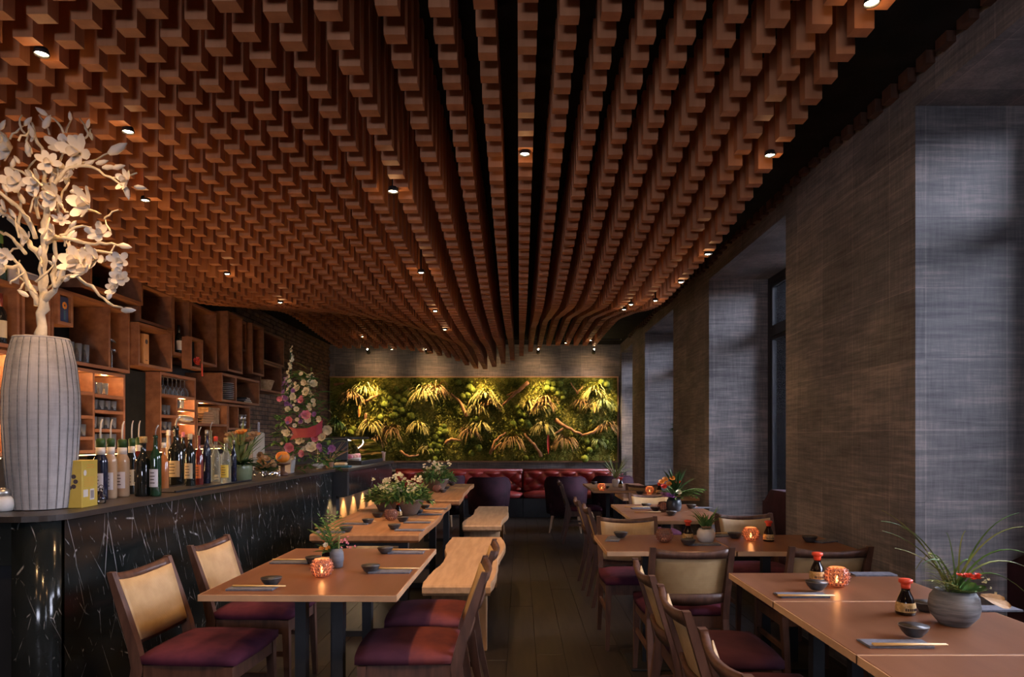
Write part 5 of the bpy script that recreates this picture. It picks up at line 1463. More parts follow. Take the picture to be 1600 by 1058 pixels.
obj('pebbles', g, M['white'], t)

# ------------------------------------------------------------------ things in the cubbies
def tumbler(r, h):
    g = G().lathe([(r * .8, 0), (r * .86, 0.004), (r, h), (r * .92, h), (r * .80, 0.010), (0.002, 0.008)], 9, cap=False)
    t = thing('tumbler', '', 'glass'); obj('glass_wall', g.mesh('glass_wall', M['tumbler'], True), parent=t)
    obj('base_disc', G().lathe([(r * .8, 0.0), (r * .8, 0.006)], 9), M['clear'], t, True)
    return Proto(t)
T1 = tumbler(0.033, 0.10); T2 = tumbler(0.036, 0.085); T3 = tumbler(0.030, 0.13)
CUB = -3.50
def rowof(proto, ya, yb, z, n, lab, rows=2, sc=None):
    for r_ in range(rows):
        for i in range(n):
            y = ya + (yb - ya) * (i + .5) / n + R.uniform(-.004, .004)
            proto.put((CUB - 0.005 - r_ * 0.085, y, z + TB / 2), R.uniform(0, 1), lab, lab, sc)
rowof(T1, 5.56, 5.80, 1.75, 3, 'clear tumbler on the top right board of the tumbler cubby')
rowof(T2, 5.56, 5.92, 1.62, 4, 'clear low tumbler on the second right board of the tumbler cubby')
rowof(T1, 5.56, 5.92, 1.465, 4, 'clear tumbler on the third right board of the tumbler cubby')
rowof(T3, 5.56, 5.92, 1.294, 4, 'clear tall tumbler on the bottom right board of the tumbler cubby')
rowof(T1, 5.22, 5.40, 1.76, 2, 'clear tumbler on the top left board of the tumbler cubby')
rowof(T1, 5.18, 5.44, 1.57, 3, 'clear tumbler on the second left board of the tumbler cubby')
rowof(T1, 5.16, 5.50, 1.40, 4, 'clear tumbler on the third left board of the tumbler cubby')
rowof(T1, 4.30, 4.58, 1.62, 3, 'clear tumbler in the lit cubby left of the vase')
rowof(T1, 6.58, 6.82, 1.615, 3, 'clear tumbler on the second board of the stem glass cubby')
rowof(T2, 6.58, 6.84, 1.465, 3, 'clear low tumbler on the third board of the stem glass cubby')
rowof(T1, 6.58, 6.84, 1.294, 3, 'clear tumbler on the bottom board of the stem glass cubby')
rowof(T2, 6.93, 7.10, 1.69, 2, 'clear low tumbler on the lit top right board of the stem glass cubby')
rowof(T3, 5.08, 5.55, 1.99, 5, 'clear carafe in the wide cubby right of the magnolia trunk', rows=1, sc=1.15)
# stem glasses standing upside down
for i in range(7):
    o = WG.put((CUB, 6.62 + i * 0.085, 1.82 + TB / 2 + 0.176), 0, 'upside-down stem glass in the stem glass cubby', 'upside-down stem glasses')
    o.rotation_euler = (PI, 0, 0)
def cub_bottle(y, z, h, r, body, lab, label, capm, x=CUB):
    t = thing('bottle', label, 'bottle', (x, y, z), 0, 'bottles in the back bar')
    P = [(r * .9, 0), (r, .01), (r, h * .58), (r * .8, h * .66), (r * .4, h * .74), (r * .36, h * .94)]
    obj('body', G().lathe(P, 14), M[body], t, True)
    if lab: obj('label_paper', G().lathe([(r * 1.01, h * .12), (r * 1.01, h * .46)], 14, cap=False), M[lab], t, True)
    obj('capsule', G().lathe([(r * .42, h * .72), (r * .42, h), (r * .3, h * 1.005)], 12), M[capm], t, True)
cub_bottle(4.60, 2.036, 0.34, 0.038, 'gdark', 'lcream', 'wine bottle with a red capsule in the cubby left of the magnolia', 'gred')
cub_bottle(4.48, 2.036, 0.33, 0.038, 'gdark', 'lcream', 'wine bottle cut by the left edge in the cubby left of the magnolia', 'gdark')
cub_bottle(4.60, 2.46, 0.34, 0.04, 'ggreen', None, 'green bottle on top of the cubby left of the magnolia', 'leaf')
cub_bottle(4.50, 2.46, 0.30, 0.04, 'gdark', 'lcream', 'dark bottle on top of the cubby left of the magnolia', 'gold', x=-3.6)
cub_bottle(6.98, 2.266, 0.29, 0.032, 'gdark', 'lwhite', 'single bottle with a white label in the tall cubby', 'gdark', x=-3.485)
t = thing('white_carton', 'white carton on top of the cubby behind the magnolia branches', 'box', (-3.52, 4.62, 2.46))
obj('carton', G().cbox(-0.1, 0.05, 0.02, 0.30, 0, 0.10, 0.003), M['lwhite'], t)
obj('lid', G().cbox(-0.102, 0.052, 0.018, 0.302, 0.10, 0.115, 0.003), M['lwhite'], t)
t = thing('orange_carton', 'orange carton with a round dark emblem in its own cubby', 'box', (-3.405, 6.15, 2.076))
M['cart'] = mat('orange_card', (0.45, 0.20, 0.06), (0.54, 0.26, 0.09), rough=0.6)
obj('carton', G().cbox(-0.12, 0.02, 0, 0.085, 0, 0.27, 0.003), M['cart'], t)
obj('emblem', G().tube([(0.02, 0.042, 0.20), (0.0215, 0.042, 0.20)], 0.022, 16), M['ink'], t)
obj('print_line', G().box(0.02, 0.021, 0.025, 0.06, 0.028, 0.034), M['ink'], t)
t = thing('blue_carton', 'blue carton with an orange rosette inside the small framed cubby', 'box', (-3.46, 5.09, 2.276))
obj('carton', G().cbox(-0.1, 0.03, 0, 0.10, 0, 0.19, 0.003), M['navy'], t)
g = G()
for i in range(8):
    a = 2 * PI * i / 8; g.tube([(0.03, 0.055 + .018 * math.cos(a), 0.125 + .018 * math.sin(a)), (0.0315, 0.055 + .018 * math.cos(a), 0.125 + .018 * math.sin(a))], 0.010, 8)
obj('rosette', g, M['bloomo'], t)
g = G()
for i in range(5): g.box(0.03, 0.031, 0.045, 0.065, 0.02 + i * 0.014, 0.030 + i * 0.014)
obj('lettering', g, M['blue'], t)
# plates, boxes, cups, orchids, ornament
for q in range(9):
    t = thing('plate', 'dark plate in the tall stack of the plate cubby', 'plate', (-3.46, 8.0, 1.848 + q * 0.022), 0, 'stacked plates'); 
    obj('dish', G().lathe([(0.05, 0), (0.10, 0.012), (0.105, 0.018), (0.095, 0.014), (0.045, 0.006)], 16), M['slate'], t, True)
    obj('rim', G().lathe([(0.104, 0.017), (0.107, 0.019), (0.104, 0.020)], 16, cap=False), M['white'], t, True)
for q, w in enumerate((0.13, 0.12, 0.11)):
    t = thing('book', ['menu book at the bottom of the pile in the plate cubby', 'menu book in the middle of the pile in the plate cubby', 'menu book on top of the pile in the plate cubby'][q], 'book', (-3.48, 8.6, 1.846 + q * 0.022), 0.1 * q, 'pile of menu books')
    obj('cover', G().cbox(-0.09, 0.06, -w, w, 0, 0.021, 0.002), M['bluepot' if q % 2 else 'black'], t)
    obj('pages', G().box(-0.085, 0.0605, -w + .004, w - .004, 0.004, 0.017), M['lcream'], t)
for q in range(5):
    t = thing('bamboo_tray', 'pale bamboo tray in the stack of the low cubby', 'tray', (-3.5, 7.52, 1.563 + q * 0.026), 0.03 * q, 'stacked bamboo trays')
    obj('tray_base', G().cbox(-0.1, 0.07, -0.15, 0.15, 0, 0.008, 0.002), M['oak'], t)
    obj('tray_rim', G().box(0.06, 0.07, -0.15, 0.15, 0.008, 0.022).box(-0.1, -0.09, -0.15, 0.15, 0.008, 0.022), M['oak'], t)
t = thing('wicker_box', 'brown wicker box behind the bamboo trays', 'box', (-3.62, 7.86, 1.563))
obj('body', G().cbox(-0.1, 0.1, -0.14, 0.14, 0, 0.16, 0.006), M['dry'], t); obj('lid', G().cbox(-0.105, 0.105, -0.145, 0.145, 0.16, 0.19, 0.006), M['dry'], t)
for q, (y, z) in enumerate([(8.50, 1.526), (8.60, 1.526), (8.50, 1.61), (8.60, 1.61)]):
    t = thing('steel_cup', ['lower steel cup on the bar side of the cup cubby', 'lower steel cup beside the cream cabinet', 'upper steel cup stacked on the bar side', 'upper steel cup stacked beside the cream cabinet'][q], 'cup', (-3.48, y, z), 0, 'steel cups')
    obj('cup_wall', G().lathe([(0.028, 0), (0.038, 0.082), (0.036, 0.082), (0.027, 0.006)], 14), M['steel'], t, True); obj('rim', G().lathe([(0.038, 0.080), (0.040, 0.082), (0.038, 0.084)], 14, cap=False), M['steel'], t, True)
t = thing('folded_towel', 'folded pale towel lit up in the stem glass cubby', 'towel', (-3.48, 7.07, 1.568))
obj('roll', G().cushion(-0.09, 0.05, -0.12, 0.12, 0, 0.06, 0.01, 6), M['lcream'], t, True); obj('fold', G().cushion(-0.08, 0.055, -0.10, 0.08, 0.012, 0.04, 0.004, 6), M['white'], t, True)
t = thing('silver_orchid', 'silver artificial orchid sprig in the wide cubby', 'ornament', (-3.50, 5.86, 2.001))
obj('stem', G().tube([(0, 0, 0), (0, 0.0, 0.12), (0.0, -0.03, 0.22)], 0.003, 5), M['foil'], t)
g = G()
for q in range(6): bloom(g, (R.uniform(-.02, .02), R.uniform(-.05, .04), R.uniform(.10, .24)), 0.022, None, 5)
obj('petals', g, M['foil'], t)
t = thing('red_ornament', 'red paper ornament in the small protruding cubby', 'ornament', (-3.375, 7.09, 2.141))
g = G(); bloom(g, (0, 0, 0.045), 0.05, (1, -.3, .5), 7); bloom(g, (0, 0.05, 0.08), 0.035, (1, -.3, .5), 5); obj('petals', g, M['bloomr'], t)
obj('tassel', G().tube([(0.05, 0.05, 0.04), (0.055, 0.05, -0.09)], [0.004, 0.010], 6), M['bloomr'], t)
t = thing('menu_card', 'grey printed menu card clipped to the top of the cream cabinet', 'card', (-3.38, 8.84, 1.44), 0.2)
obj('sheet', G().box(0, 0.003, -0.07, 0.07, 0.0, 0.17), M['lwhite'], t)
g = G()
for i in range(9): g.box(0.003, 0.004, -0.055, 0.05 - 0.02 * (i % 3), 0.02 + i * 0.015, 0.025 + i * 0.015)
obj('printed_lines', g, M['ink'], t)
t = thing('straw_basket', 'straw basket in the lower cubby beside the brick wall', 'basket', (-3.55, 9.4, 2.066))
obj('body', G().lathe([(0.12, 0), (0.16, 0.12), (0.15, 0.12), (0.11, 0.01)], 16), M['dry'], t, True); obj('rim', G().lathe([(0.155, 0.115), (0.168, 0.125), (0.155, 0.135)], 16, cap=False), M['dry'], t, True)
# ------------------------------------------------------------------ table settings
TZ, LZ = 0.75, 0.76
def make_bowl():
    t = thing('sauce_bowl', '', 'bowl')
    obj('shell', G().lathe([(0.020, 0), (0.024, 0.002), (0.038, 0.018), (0.046, 0.034), (0.0475, 0.036)], 20), M['slate'], t, True)
    obj('glaze', G().lathe([(0.0475, 0.036), (0.045, 0.0362), (0.036, 0.022), (0.018, 0.012), (0.001, 0.011)], 20, cap=False), M['bowlin'], t, True)
    return Proto(t)
BOWL = make_bowl()
def make_nap():
    t = thing('napkin', '', 'napkin')
    obj('fold', G().cbox(-0.10, 0.10, -0.045, 0.045, 0, 0.004, 0.0015), M['napkin'], t)
    obj('upper_fold', G().cbox(-0.10, 0.10, -0.045, 0.030, 0.004, 0.008, 0.0015), M['napkin'], t)
    return Proto(t)
NAP = make_nap()
def make_chop():
    t = thing('chopsticks', '', 'chopsticks')
    for s in (-1, 1):
        obj('stick', G().tube([(-0.115, s * 0.005, 0.004), (0.115, s * 0.0045, 0.004)], [0.0038, 0.0022], 6), M['chop'], t, True)
    return Proto(t)
CHOP = make_chop()
def make_soy():
    t = thing('soy_bottle', '', 'soy sauce bottle')
    obj('body', G().lathe([(0.030, 0), (0.034, 0.003), (0.034, 0.03), (0.026, 0.062), (0.014, 0.088), (0.013, 0.098)], 18), M['soyglass'], t, True)
    obj('label_paper', G().lathe([(0.0345, 0.012), (0.0345, 0.030), (0.0315, 0.046)], 18, cap=False), M['gold'], t, True)
    g = G()
    for i in range(7):
        a = -PI / 2 + (i - 3) * 0.22; g.box(0.0347 * math.cos(a) - .002, 0.0347 * math.cos(a) + .002, 0.0347 * math.sin(a) - .001, 0.0347 * math.sin(a) + .001, 0.018, 0.027)
    obj('lettering', g, M['ink'], t)
    c = obj('cap', G().lathe([(0.015, 0.096), (0.0165, 0.108), (0.016, 0.112), (0.024, 0.118), (0.024, 0.128), (0.018, 0.131)], 16), M['soyred'], t, True)
    obj('neck_glass', G().lathe([(0.0145, 0.086), (0.0145, 0.098)], 14, cap=False), M['clear'], t, True)
    return Proto(t)
SOY = make_soy()
def make_candle(lit):
    t = thing('candle_holder', '', 'candle holder')
    prof = [(0.022, 0), (0.030, 0.003), (0.046, 0.025), (0.052, 0.046), (0.047, 0.068), (0.036, 0.084), (0.033, 0.086)]
    obj('glass_globe', G().lathe(prof, 20, cap=False), M['copper'], t, True)
    g = G()
    for k in range(5):
        z = 0.016 + k * 0.015; r = 0
        for (r0, z0), (r1, z1) in zip(prof, prof[1:]):
            if z0 <= z <= z1: r = r0 + (r1 - r0) * (z - z0) / (z1 - z0)
        n = max(8, int(2 * PI * r / 0.017))
        for i in range(n):
            a = 2 * PI * (i + .5 * (k % 2)) / n
            g.ball((r * math.cos(a), r * math.sin(a), z), 0.0052, 5, 4)
    obj('hobnails', g, M['copper'], t, True)
    c = obj('tealight', G().lathe([(0.019, 0.006), (0.019, 0.022)], 12), M['wax'], t)
    if lit: obj('flame', G().lathe([(0.001, 0.024), (0.006, 0.030), (0.005, 0.038), (0.0005, 0.050)], 8), M['flame'], c, True)
    return Proto(t)
CAN, CANU = make_candle(True), make_candle(False)
def at_t(px, py, z=TZ): 
    X, Y = on(px, py, z); return (X, Y, z)
def shift(p, d):
    """move a front-edge foot point back to the centre of a thing of radius d"""
    s = (p[1] + d) / p[1]; return (p[0] * s, p[1] + d, p[2])
BG = 'slate sauce bowls'
for px, py, z, lab in [
    (1276, 927, TZ, 'slate bowl by the soy bottle and copper candle on the nearest right table'), (1428, 1002, TZ, 'slate bowl nearest the camera, on the grey napkin before the stone pot'), (1447, 958, TZ, 'slate bowl between the big soy bottle and the stone pot'),
    (1075, 853, TZ, 'dark bowl before the white grass pot'), (970, 843, TZ, 'dark bowl at the left end of the crosswise table'), (1148, 842, TZ, 'dark bowl left of the lit candle on the crosswise table'), (1265, 848, TZ, 'brown-glazed bowl at the pillar end of the crosswise table'),
    (1010, 793.5, TZ, 'dark bowl at the aisle edge of the third right table'), (1024, 799, TZ, 'dark bowl near the candle glow on the third right table'), (1049, 806, TZ, 'dark bowl before the dark blue flower pot'), (1080, 795, TZ, 'dark bowl right of the dark blue flower pot'),
    (1000, 773, TZ, 'dark bowl on the small table by the middle pillar'), (947, 764, TZ, 'dark bowl on the farthest right table beside its candle'), (928, 757, TZ, 'dark bowl at the far edge of the farthest right table'),
    (424, 917, TZ, 'slate bowl at the near bar-side seat of the plain table'), (491, 882, TZ, 'slate bowl behind the candle on the plain table'), (579, 896, TZ, 'slate bowl at the near aisle-side seat of the plain table'), (602, 866, TZ, 'slate bowl at the far aisle-side seat of the plain table'),
    (541, 832, LZ, 'dark bowl nearest the bar on the first live-edge table'), (575, 819, LZ, 'dark bowl second along the bar side of the first live-edge table'), (590, 809, LZ, 'dark bowl third along the bar side of the first live-edge table'),
    (616, 828, LZ, 'dark bowl nearest the aisle on the first live-edge table'), (629, 816, LZ, 'dark bowl second along the aisle side of the first live-edge table'), (653, 804, LZ, 'dark bowl third along the aisle side of the first live-edge table'), (664, 795.5, LZ, 'dark bowl at the far aisle corner of the first live-edge table'), (672, 787, LZ, 'dark bowl at the far end of the first live-edge table'),
    (663, 768, LZ, 'dark bowl on the bar side of the second live-edge table'), (692, 770, LZ, 'dark bowl before the planter on the second live-edge table'), (697, 765, LZ, 'dark bowl on the aisle side of the second live-edge table'), (706, 759, LZ, 'dark bowl at the far end of the second live-edge table')]:
    p = shift(at_t(px, py, z), 0.025)
    if 'nearest the camera' in lab: p = (p[0], p[1], p[2] + 0.0085)
    if 'left end of the cross' in lab or 'by the soy bottle and copper' in lab: p = (p[0], p[1], p[2] + 0.0085)
    BOWL.put(p, R.uniform(0, 6), lab, BG)
NG = 'folded grey napkins'
for px, py, z, lab, rz in [
    (1252, 931, TZ, 'grey napkin under chopsticks at the far seat of the nearest right table', 0.0), (1398, 1007, TZ, 'grey napkin nearest the camera, before the stone pot', -0.02), (1362, 898, TZ, 'grey napkin at the window side behind the copper candle', 0.0), (1545, 952, TZ, 'grey napkin behind the stone pot', 0.0),
    (958, 843, TZ, 'grey napkin at the left end of the crosswise table', 1.35), (1098, 851, TZ, 'grey napkin before the white grass pot', 0.0), (1120, 838, TZ, 'grey napkin behind the white grass pot', 0.3), (1292, 846, TZ, 'grey napkin at the pillar end of the crosswise table', 0.5),
    (610, 894, TZ, 'dark napkin under chopsticks at the near aisle-side seat of the plain table', 0.0), (635, 864, TZ, 'dark napkin under chopsticks at the far aisle-side seat of the plain table', 0.0), (395, 920, TZ, 'dark napkin at the near bar-side seat of the plain table', 0.0), (455, 879, TZ, 'dark napkin at the far bar-side seat of the plain table', 0.0),
    (640, 829, LZ, 'dark napkin nearest the aisle on the first live-edge table', 0), (652, 817, LZ, 'dark napkin second along the aisle on the first live-edge table', 0), (672, 804.5, LZ, 'dark napkin third along the aisle on the first live-edge table', 0), (682, 795.5, LZ, 'dark napkin at the far aisle corner of the first live-edge table', 0),
    (517, 832, LZ, 'dark napkin nearest the bar on the first live-edge table', 0), (555, 819, LZ, 'dark napkin second along the bar on the first live-edge table', 0), (1003, 795, TZ, 'grey napkin at the aisle edge of the third right table', 0.1), (1095, 794, TZ, 'grey napkin at the window side of the third right table', 0.1)]:
    x, y, _ = at_t(px, py, z); NAP.put((x, y, z), rz, lab, NG)
for px, py, z, lab, rz in [
    (1260, 935, TZ, 'chopsticks on the far napkin of the nearest right table', 0.0), (1422, 1013, TZ, 'chopsticks on the napkin nearest the camera', 0.0), (405, 920, TZ, 'golden chopsticks at the near bar-side seat of the plain table', -0.02), (460, 878, TZ, 'golden chopsticks at the far bar-side seat of the plain table', 0.0),
    (620, 892, TZ, 'chopsticks at the near aisle-side seat of the plain table', 0.0), (640, 862, TZ, 'chopsticks at the far aisle-side seat of the plain table', 0.0), (518, 828, LZ, 'chopsticks nearest the bar on the first live-edge table', 0), (563, 817, LZ, 'chopsticks second along the bar on the first live-edge table', 0), (580, 798, LZ, 'chopsticks third along the bar on the first live-edge table', 0),
    (655, 815, LZ, 'chopsticks second along the aisle on the first live-edge table', 0), (674, 801.5, LZ, 'chopsticks third along the aisle on the first live-edge table', 0), (660, 764, LZ, 'chopsticks on the bar side of the second live-edge table', 0), (712, 764, LZ, 'chopsticks on the aisle side of the second live-edge table', 0), (716, 758, LZ, 'chopsticks at the far end of the second live-edge table', 0),
    (995, 794, TZ, 'chopsticks at the aisle edge of the third right table', 0.0), (1012, 802, TZ, 'chopsticks on the near half of the third right table', 0.0), (1118, 836, TZ, 'chopsticks on the napkin behind the white grass pot', 0.3), (935, 765, TZ, 'chopsticks on the farthest right table', 0)]:
    x, y, _ = at_t(px, py, z); CHOP.put((x, y, z + (0.008 if 'golden' not in lab and 'first live' not in lab and 'second live' not in lab else 0.0082)), rz, lab, 'pairs of chopsticks')
for px, py, z, lab, rz in [(1277, 910, TZ, 'soy bottle with red cap beside the copper candle on the nearest right table', 0), (1415, 963, TZ, 'largest-looking soy bottle with red cap left of the stone pot', 0.2), (1075, 846, TZ, 'soy bottle with red cap left of the white grass pot', 0.1), (1201, 847, TZ, 'soy bottle with red cap right of the lit candle on the crosswise table', 0),
                           (512, 884, TZ, 'soy bottle with red cap behind the candle on the plain table', 0), (622, 808, LZ, 'soy bottle before the large planter on the first live-edge table', 0), (1030, 772, TZ, 'soy bottle on the small table by the middle pillar', 0), (970, 762, TZ, 'soy bottle on the farthest right table', 0), (679, 765, LZ, 'soy bottle before the planter on the second live-edge table', 0)]:
    SOY.put(shift(at_t(px, py, z), 0.03), rz, lab, 'soy sauce bottles')
for px, py, z, lab, pr in [(1308, 921, TZ, 'copper hobnail candle glass on the nearest right table', CAN), (1038, 849, TZ, 'pink hobnail candle glass at the left of the crosswise table', CANU), (1173, 847, TZ, 'brightly lit hobnail candle glass on the crosswise table', CAN), (1037, 800, TZ, 'hobnail candle glass left of the dark blue flower pot', CANU),
                           (503, 905, TZ, 'lit hobnail candle glass on the plain table', CAN), (611, 814, LZ, 'hobnail candle glass before the large planter', CANU), (1015, 772, TZ, 'lit hobnail candle glass on the small table by the middle pillar', CAN), (940, 767, TZ, 'lit hobnail candle glass on the farthest right table', CAN), (683, 770, LZ, 'hobnail candle glass on the second live-edge table', CANU)]:
    p = shift(at_t(px, py, z), 0.045); pr.put(p, R.uniform(0, 6), lab, 'hobnail candle glasses')
    if pr is CAN: light('POINT', 'candle_light', (p[0], p[1], p[2] + 0.055), 0.22, (1, .5, .18), shadow_soft_size=0.012)

# ------------------------------------------------------------------ table plants
# grassy stone pot on the nearest right table
X, Y, _ = shift(at_t(1491, 983), 0.055)
t = thing('stone_pot_plant', 'ribbed stone pot with arching grass leaves and a red flower', 'plant', (X, Y, TZ))
obj('pot', G().lathe([(0.040, 0), (0.046, 0.002), (0.074, 0.035), (0.081, 0.065), (0.076, 0.098), (0.060, 0.122), (0.053, 0.122), (0.06, 0.10)], 26), M['stonepot'], t, True)
for (ex, ez, hz_, yy) in [(-0.27, 0.245, .30, -.03), (-0.24, 0.205, .22, .02), (-0.25, 0.16, .17, -.08), (-0.17, .11, .21, -.10), (-.10, .06, .27, .06), (-.2, .27, .26, .10), (.27, .22, .31, .0), (.25, .12, .28, -.06), (.30, .06, .22, .02), (.22, -.02, .20, -.08), (.17, .02, .25, .08), (.30, .26, .30, .10), (.08, .20, .24, .06), (-.06, .21, .24, -.05), (-.15, .22, .20, .08)]:
    g = G(); base = Vector((R.uniform(-.02, .02), R.uniform(-.02, .02), 0.11)); mid = Vector((ex * .38, yy * .5, 0.11 + hz_ * .82)); end = Vector((ex, yy, 0.12 + ez)); vs = []
    n = 10
    for k in range(n + 1):
        u = k / n; p = base * (1 - u) ** 2 + mid * 2 * u * (1 - u) + end * u * u; w = 0.0115 * (1 - u * .75)
        vs += [(p.x - .3 * w, p.y - w, p.z), (p.x, p.y, p.z - w * .6), (p.x + .3 * w, p.y + w, p.z)]
    fs = []
    for k in range(n): fs += [(k * 3, k * 3 + 1, k * 3 + 4, k * 3 + 3), (k * 3 + 1, k * 3 + 2, k * 3 + 5, k * 3 + 4)]
    obj('grass_leaf', g.add(vs, fs), M['leaf' if R.random() < .6 else 'leafy'], t, True)
g = G()
for i in range(4): fern(g, (-0.03, -0.02, 0.11), (-0.6 + .2 * i, -.5 + .3 * i, .9), 0.16, 10, 0.006)
obj('asparagus_fern', g, M['leafy'], t)
g = G()
for i in range(16):
    a = R.uniform(0, 6.28); g.petal((0.02 + .02 * math.cos(a), -0.02 + .02 * math.sin(a), 0.115), (math.cos(a), math.sin(a) - .3, .35), (0, 0, 1), 0.055, 0.04, .2)
obj('round_leaves', g, M['leaf'], t)
g = G()
for i in range(16): bloom(g, (0.03 + R.uniform(-.028, .028), -0.035 + R.uniform(-.02, .02), 0.172 + R.uniform(-.008, .008)), 0.013, (0, -.3, 1), 5)
obj('red_flower', g, M['bloomr'], t)
g = G()
for i in range(10): bloom(g, (0.10 + R.uniform(-.03, .03), -0.0 + R.uniform(-.03, .03), 0.145 + R.uniform(-.03, .03)), 0.006, None, 4)
obj('tiny_white_flowers', g, M['bloomw'], t)
g = G(); g.petal((0.06, -0.05, 0.11), (.8, -.3, -.35), (0, -.5, 1), 0.09, 0.06, .1); g.petal((0.05, -0.06, 0.115), (.6, -.6, -.1), (0, -.5, 1), 0.07, 0.05, .1)
obj('bronze_leaf', g, M['dry'], t)

# white pot with grass on the crosswise table
X, Y, _ = shift(at_t(1103, 849), 0.05)
t = thing('white_pot_plant', 'round white pot with upright green grass on the crosswise table', 'plant', (X, Y, TZ))
obj('pot', G().lathe([(0.032, 0), (0.045, 0.006), (0.057, 0.035), (0.055, 0.065), (0.044, 0.085), (0.038, 0.084), (0.042, 0.07)], 22), M['white'], t, True)
g = G()
for i in range(46):
    a = R.uniform(0, 6.28); g.blade((R.uniform(-.02, .02), R.uniform(-.02, .02), .08), (math.cos(a) * .55, math.sin(a) * .55, 1), R.uniform(.08, .2), 0.010, R.uniform(.5, 1.6), 5)
obj('grass', g, M['leaf'], t)
g = G()
for i in range(8): g.petal((R.uniform(-.03, .03), -0.03, 0.085), (R.uniform(-1, 1), -.6, .5), (0, 0, 1), 0.03, 0.02, .2)
obj('dry_leaves', g, M['dry'], t)
# dark blue pot with mixed flowers and fern
X, Y, _ = shift(at_t(1053, 801), 0.06)
t = thing('blue_pot_plant', 'dark blue pot with orange flowers and a fern on the third right table', 'plant', (X, Y, TZ))
obj('pot', G().lathe([(0.035, 0), (0.055, 0.01), (0.068, 0.05), (0.062, 0.10), (0.048, 0.125), (0.042, 0.12)], 20), M['darkpot'], t, True)
g = G(); leaves(g, (0, 0, .12), 60, 0.16, 0.022, .9, .8, 1.0); obj('foliage', g, M['leaf'], t)
g = G()
for i in range(5): fern(g, (0.02, 0, .14), (1, -.3 + .25 * i, .9 - .1 * i), 0.26, 10, 0.02)
obj('fern', g, M['leaf'], t)
g = G(); leaves(g, (0.02, .02, .18), 40, 0.2, 0.02, .5, .4, 1.4); obj('tall_leaves', g, M['leafd'], t)
for (dx, dz, m_) in [(-.12, .26, 'bloomo'), (-.08, .28, 'bloomo'), (-.05, .24, 'bloomo'), (.03, .26, 'bloomr'), (-.10, .22, 'bloomr'), (.03, .17, 'bloomw'), (.02, .14, 'bloomo'), (-.02, .29, 'bloomo')]:
    g = G(); bloom(g, (dx, R.uniform(-.07, 0), dz), .032, (0, -.6, .6), 7); obj('flower', g, M[m_], t)
g = G(); leaves(g, (-.06, -.03, .14), 20, 0.1, 0.04, 1, .6, .5); obj('purple_leaves', g, M['bloomv'], t)
# blue-grey vase with fern on the plain table
X, Y, _ = shift(at_t(526, 889), 0.035)
t = thing('blue_vase_plant', 'blue-grey vase with fern and small flowers on the plain table', 'plant', (X, Y, TZ))
obj('pot', G().lathe([(0.022, 0), (0.03, 0.005), (0.036, 0.04), (0.034, 0.075), (0.026, 0.095), (0.022, 0.094)], 18), M['bluepot'], t, True)
g = G()
for i in range(5): fern(g, (-.02, 0, .09), (-.5 + .12 * i, -.4 + .2 * i, 1.2), 0.16 + .01 * i, 10, 0.012)
obj('fern', g, M['leaf'], t)
g = G(); leaves(g, (-.03, 0, .08), 26, 0.08, 0.02, 1, .6, .8); obj('foliage', g, M['leaf'], t)
for (dx, dz, m_) in [(-.065, .10, 'bloomo'), (-.045, .115, 'bloomw'), (-.035, .10, 'bloomo')]:
    g = G(); bloom(g, (dx, -.03, dz), .016, (0, -.8, .6), 6); obj('flower', g, M[m_], t)
g = G()
for i in range(14): bloom(g, (.05 + R.uniform(-.03, .04), R.uniform(-.03, .03), .12 + R.uniform(-.02, .04)), .008, None, 4)
obj('pink_sprigs', g, M['bloomp'], t)
obj('bare_stem', G().tube([(.01, 0, .08), (.012, 0, .16)], .004, 5), M['leafy'], t)
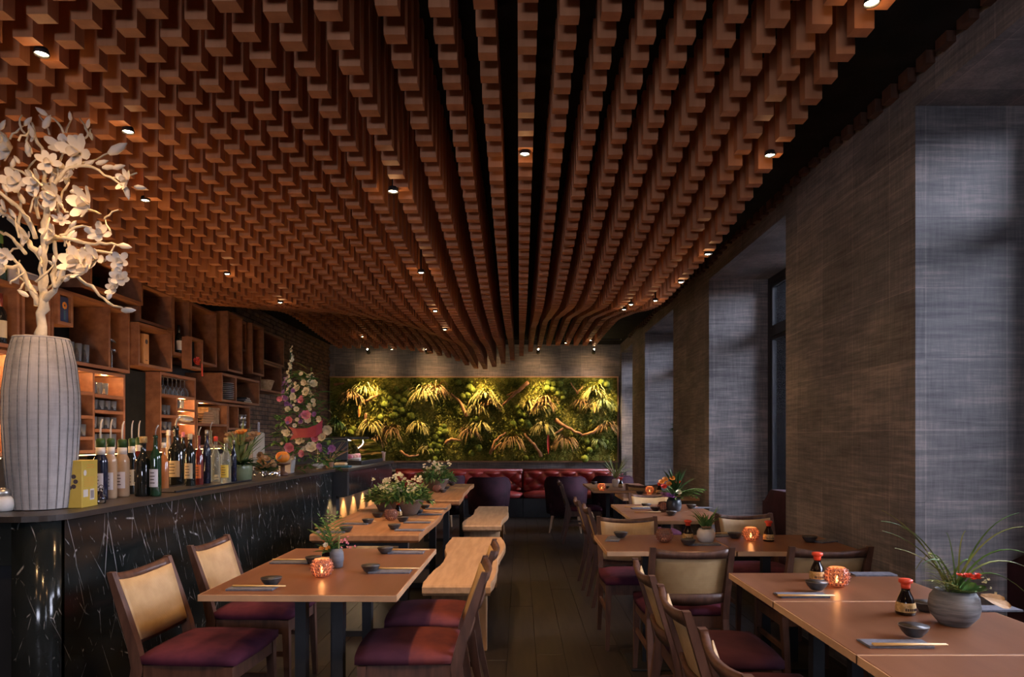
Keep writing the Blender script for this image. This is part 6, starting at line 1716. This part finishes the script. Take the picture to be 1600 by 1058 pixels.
# planters with white flowers on the live-edge tables
def planter(px, py, label, sc=1.0):
    X, Y, _ = shift(at_t(px, py, LZ), 0.12 * sc)
    t = thing('white_flower_planter', label, 'plant', (X, Y, LZ), 0, 'taupe planters with white flowers')
    obj('pot', G().lathe([(0.075 * sc, 0), (0.085 * sc, .004), (0.15 * sc, 0.12 * sc), (0.155 * sc, 0.135 * sc), (0.14 * sc, .125 * sc)], 24), M['taupe'], t, True)
    for nm, cnt, mm, wd in (('foliage', 300, 'leaf', .026), ('pale_foliage', 130, 'leafy', .020)):
        g = G()
        for i in range(cnt):
            a = R.uniform(0, 6.28); r = .19 * math.sqrt(R.random()); hh = .12 + .17 * (1 - (r / .2) ** 2) * R.random()
            g.blade((r * math.cos(a) * sc, r * math.sin(a) * sc, hh * sc), (math.cos(a) * .8 + R.uniform(-.6, .6), math.sin(a) * .8 + R.uniform(-.6, .6), R.uniform(-.3, 1.0)), R.uniform(.05, .10) * sc, wd, .7, 3)
        obj(nm, g, M[mm], t)
    for i in range(26):
        a = R.uniform(0, 6.28); r = R.uniform(.02, .17) * sc; c = (r * math.cos(a), r * math.sin(a), (.19 + R.uniform(0, .15)) * sc)
        g = G()
        for q in range(4): bloom(g, (c[0] + R.uniform(-.018, .018), c[1] + R.uniform(-.018, .018), c[2] + R.uniform(-.018, .018)), .0135 * sc, (0, -.7, .7), 5)
        obj('flower_cluster', g, M['bloomw'], t)
    return t
planter(635, 807, 'taupe planter of white flowers on the nearer live-edge table')
planter(605, 800, 'taupe planter of white flowers at the bar side of the nearer live-edge table', 0.85)
planter(681, 768, 'taupe planter of white flowers on the farther live-edge table', 1.1)
# spiky plant on the farthest right table
X, Y, _ = shift(at_t(963, 761), 0.05)
t = thing('pink_pot_plant', 'small pale pot with a spiky plant and pink flowers on the farthest right table', 'plant', (X, Y, TZ))
obj('pot', G().lathe([(0.04, 0), (0.055, .01), (0.058, .09), (0.05, .10)], 16), M['white'], t, True)
g = G(); leaves(g, (0, 0, .1), 26, .34, .018, .55, .7, 1.2); obj('spiky_leaves', g, M['leafy'], t)
g = G()
for i in range(10): bloom(g, (.05 + R.uniform(-.05, .05), -.03, .13 + R.uniform(-.03, .05)), .02, None, 5)
obj('pink_flowers', g, M['bloomp'], t)
# leafy plant hung on the pillar edge
t = thing('hanging_plant', 'dark green leafy plant hung at the corner of the middle pillar', 'plant', (2.10, 8.97, 1.42))
obj('basket', G().lathe([(0.03, 0), (0.06, .05), (0.065, .09), (.05, .085)], 14), M['black'], t, True)
g = G(); leaves(g, (0, 0, .08), 60, .17, .035, 1, 1.0, .9); obj('foliage', g, M['leafd'], t)
g = G(); g.tube([(0, -.06, .09), (0, -.08, .25)], .003, 5); obj('hook', g, M['black'], t)
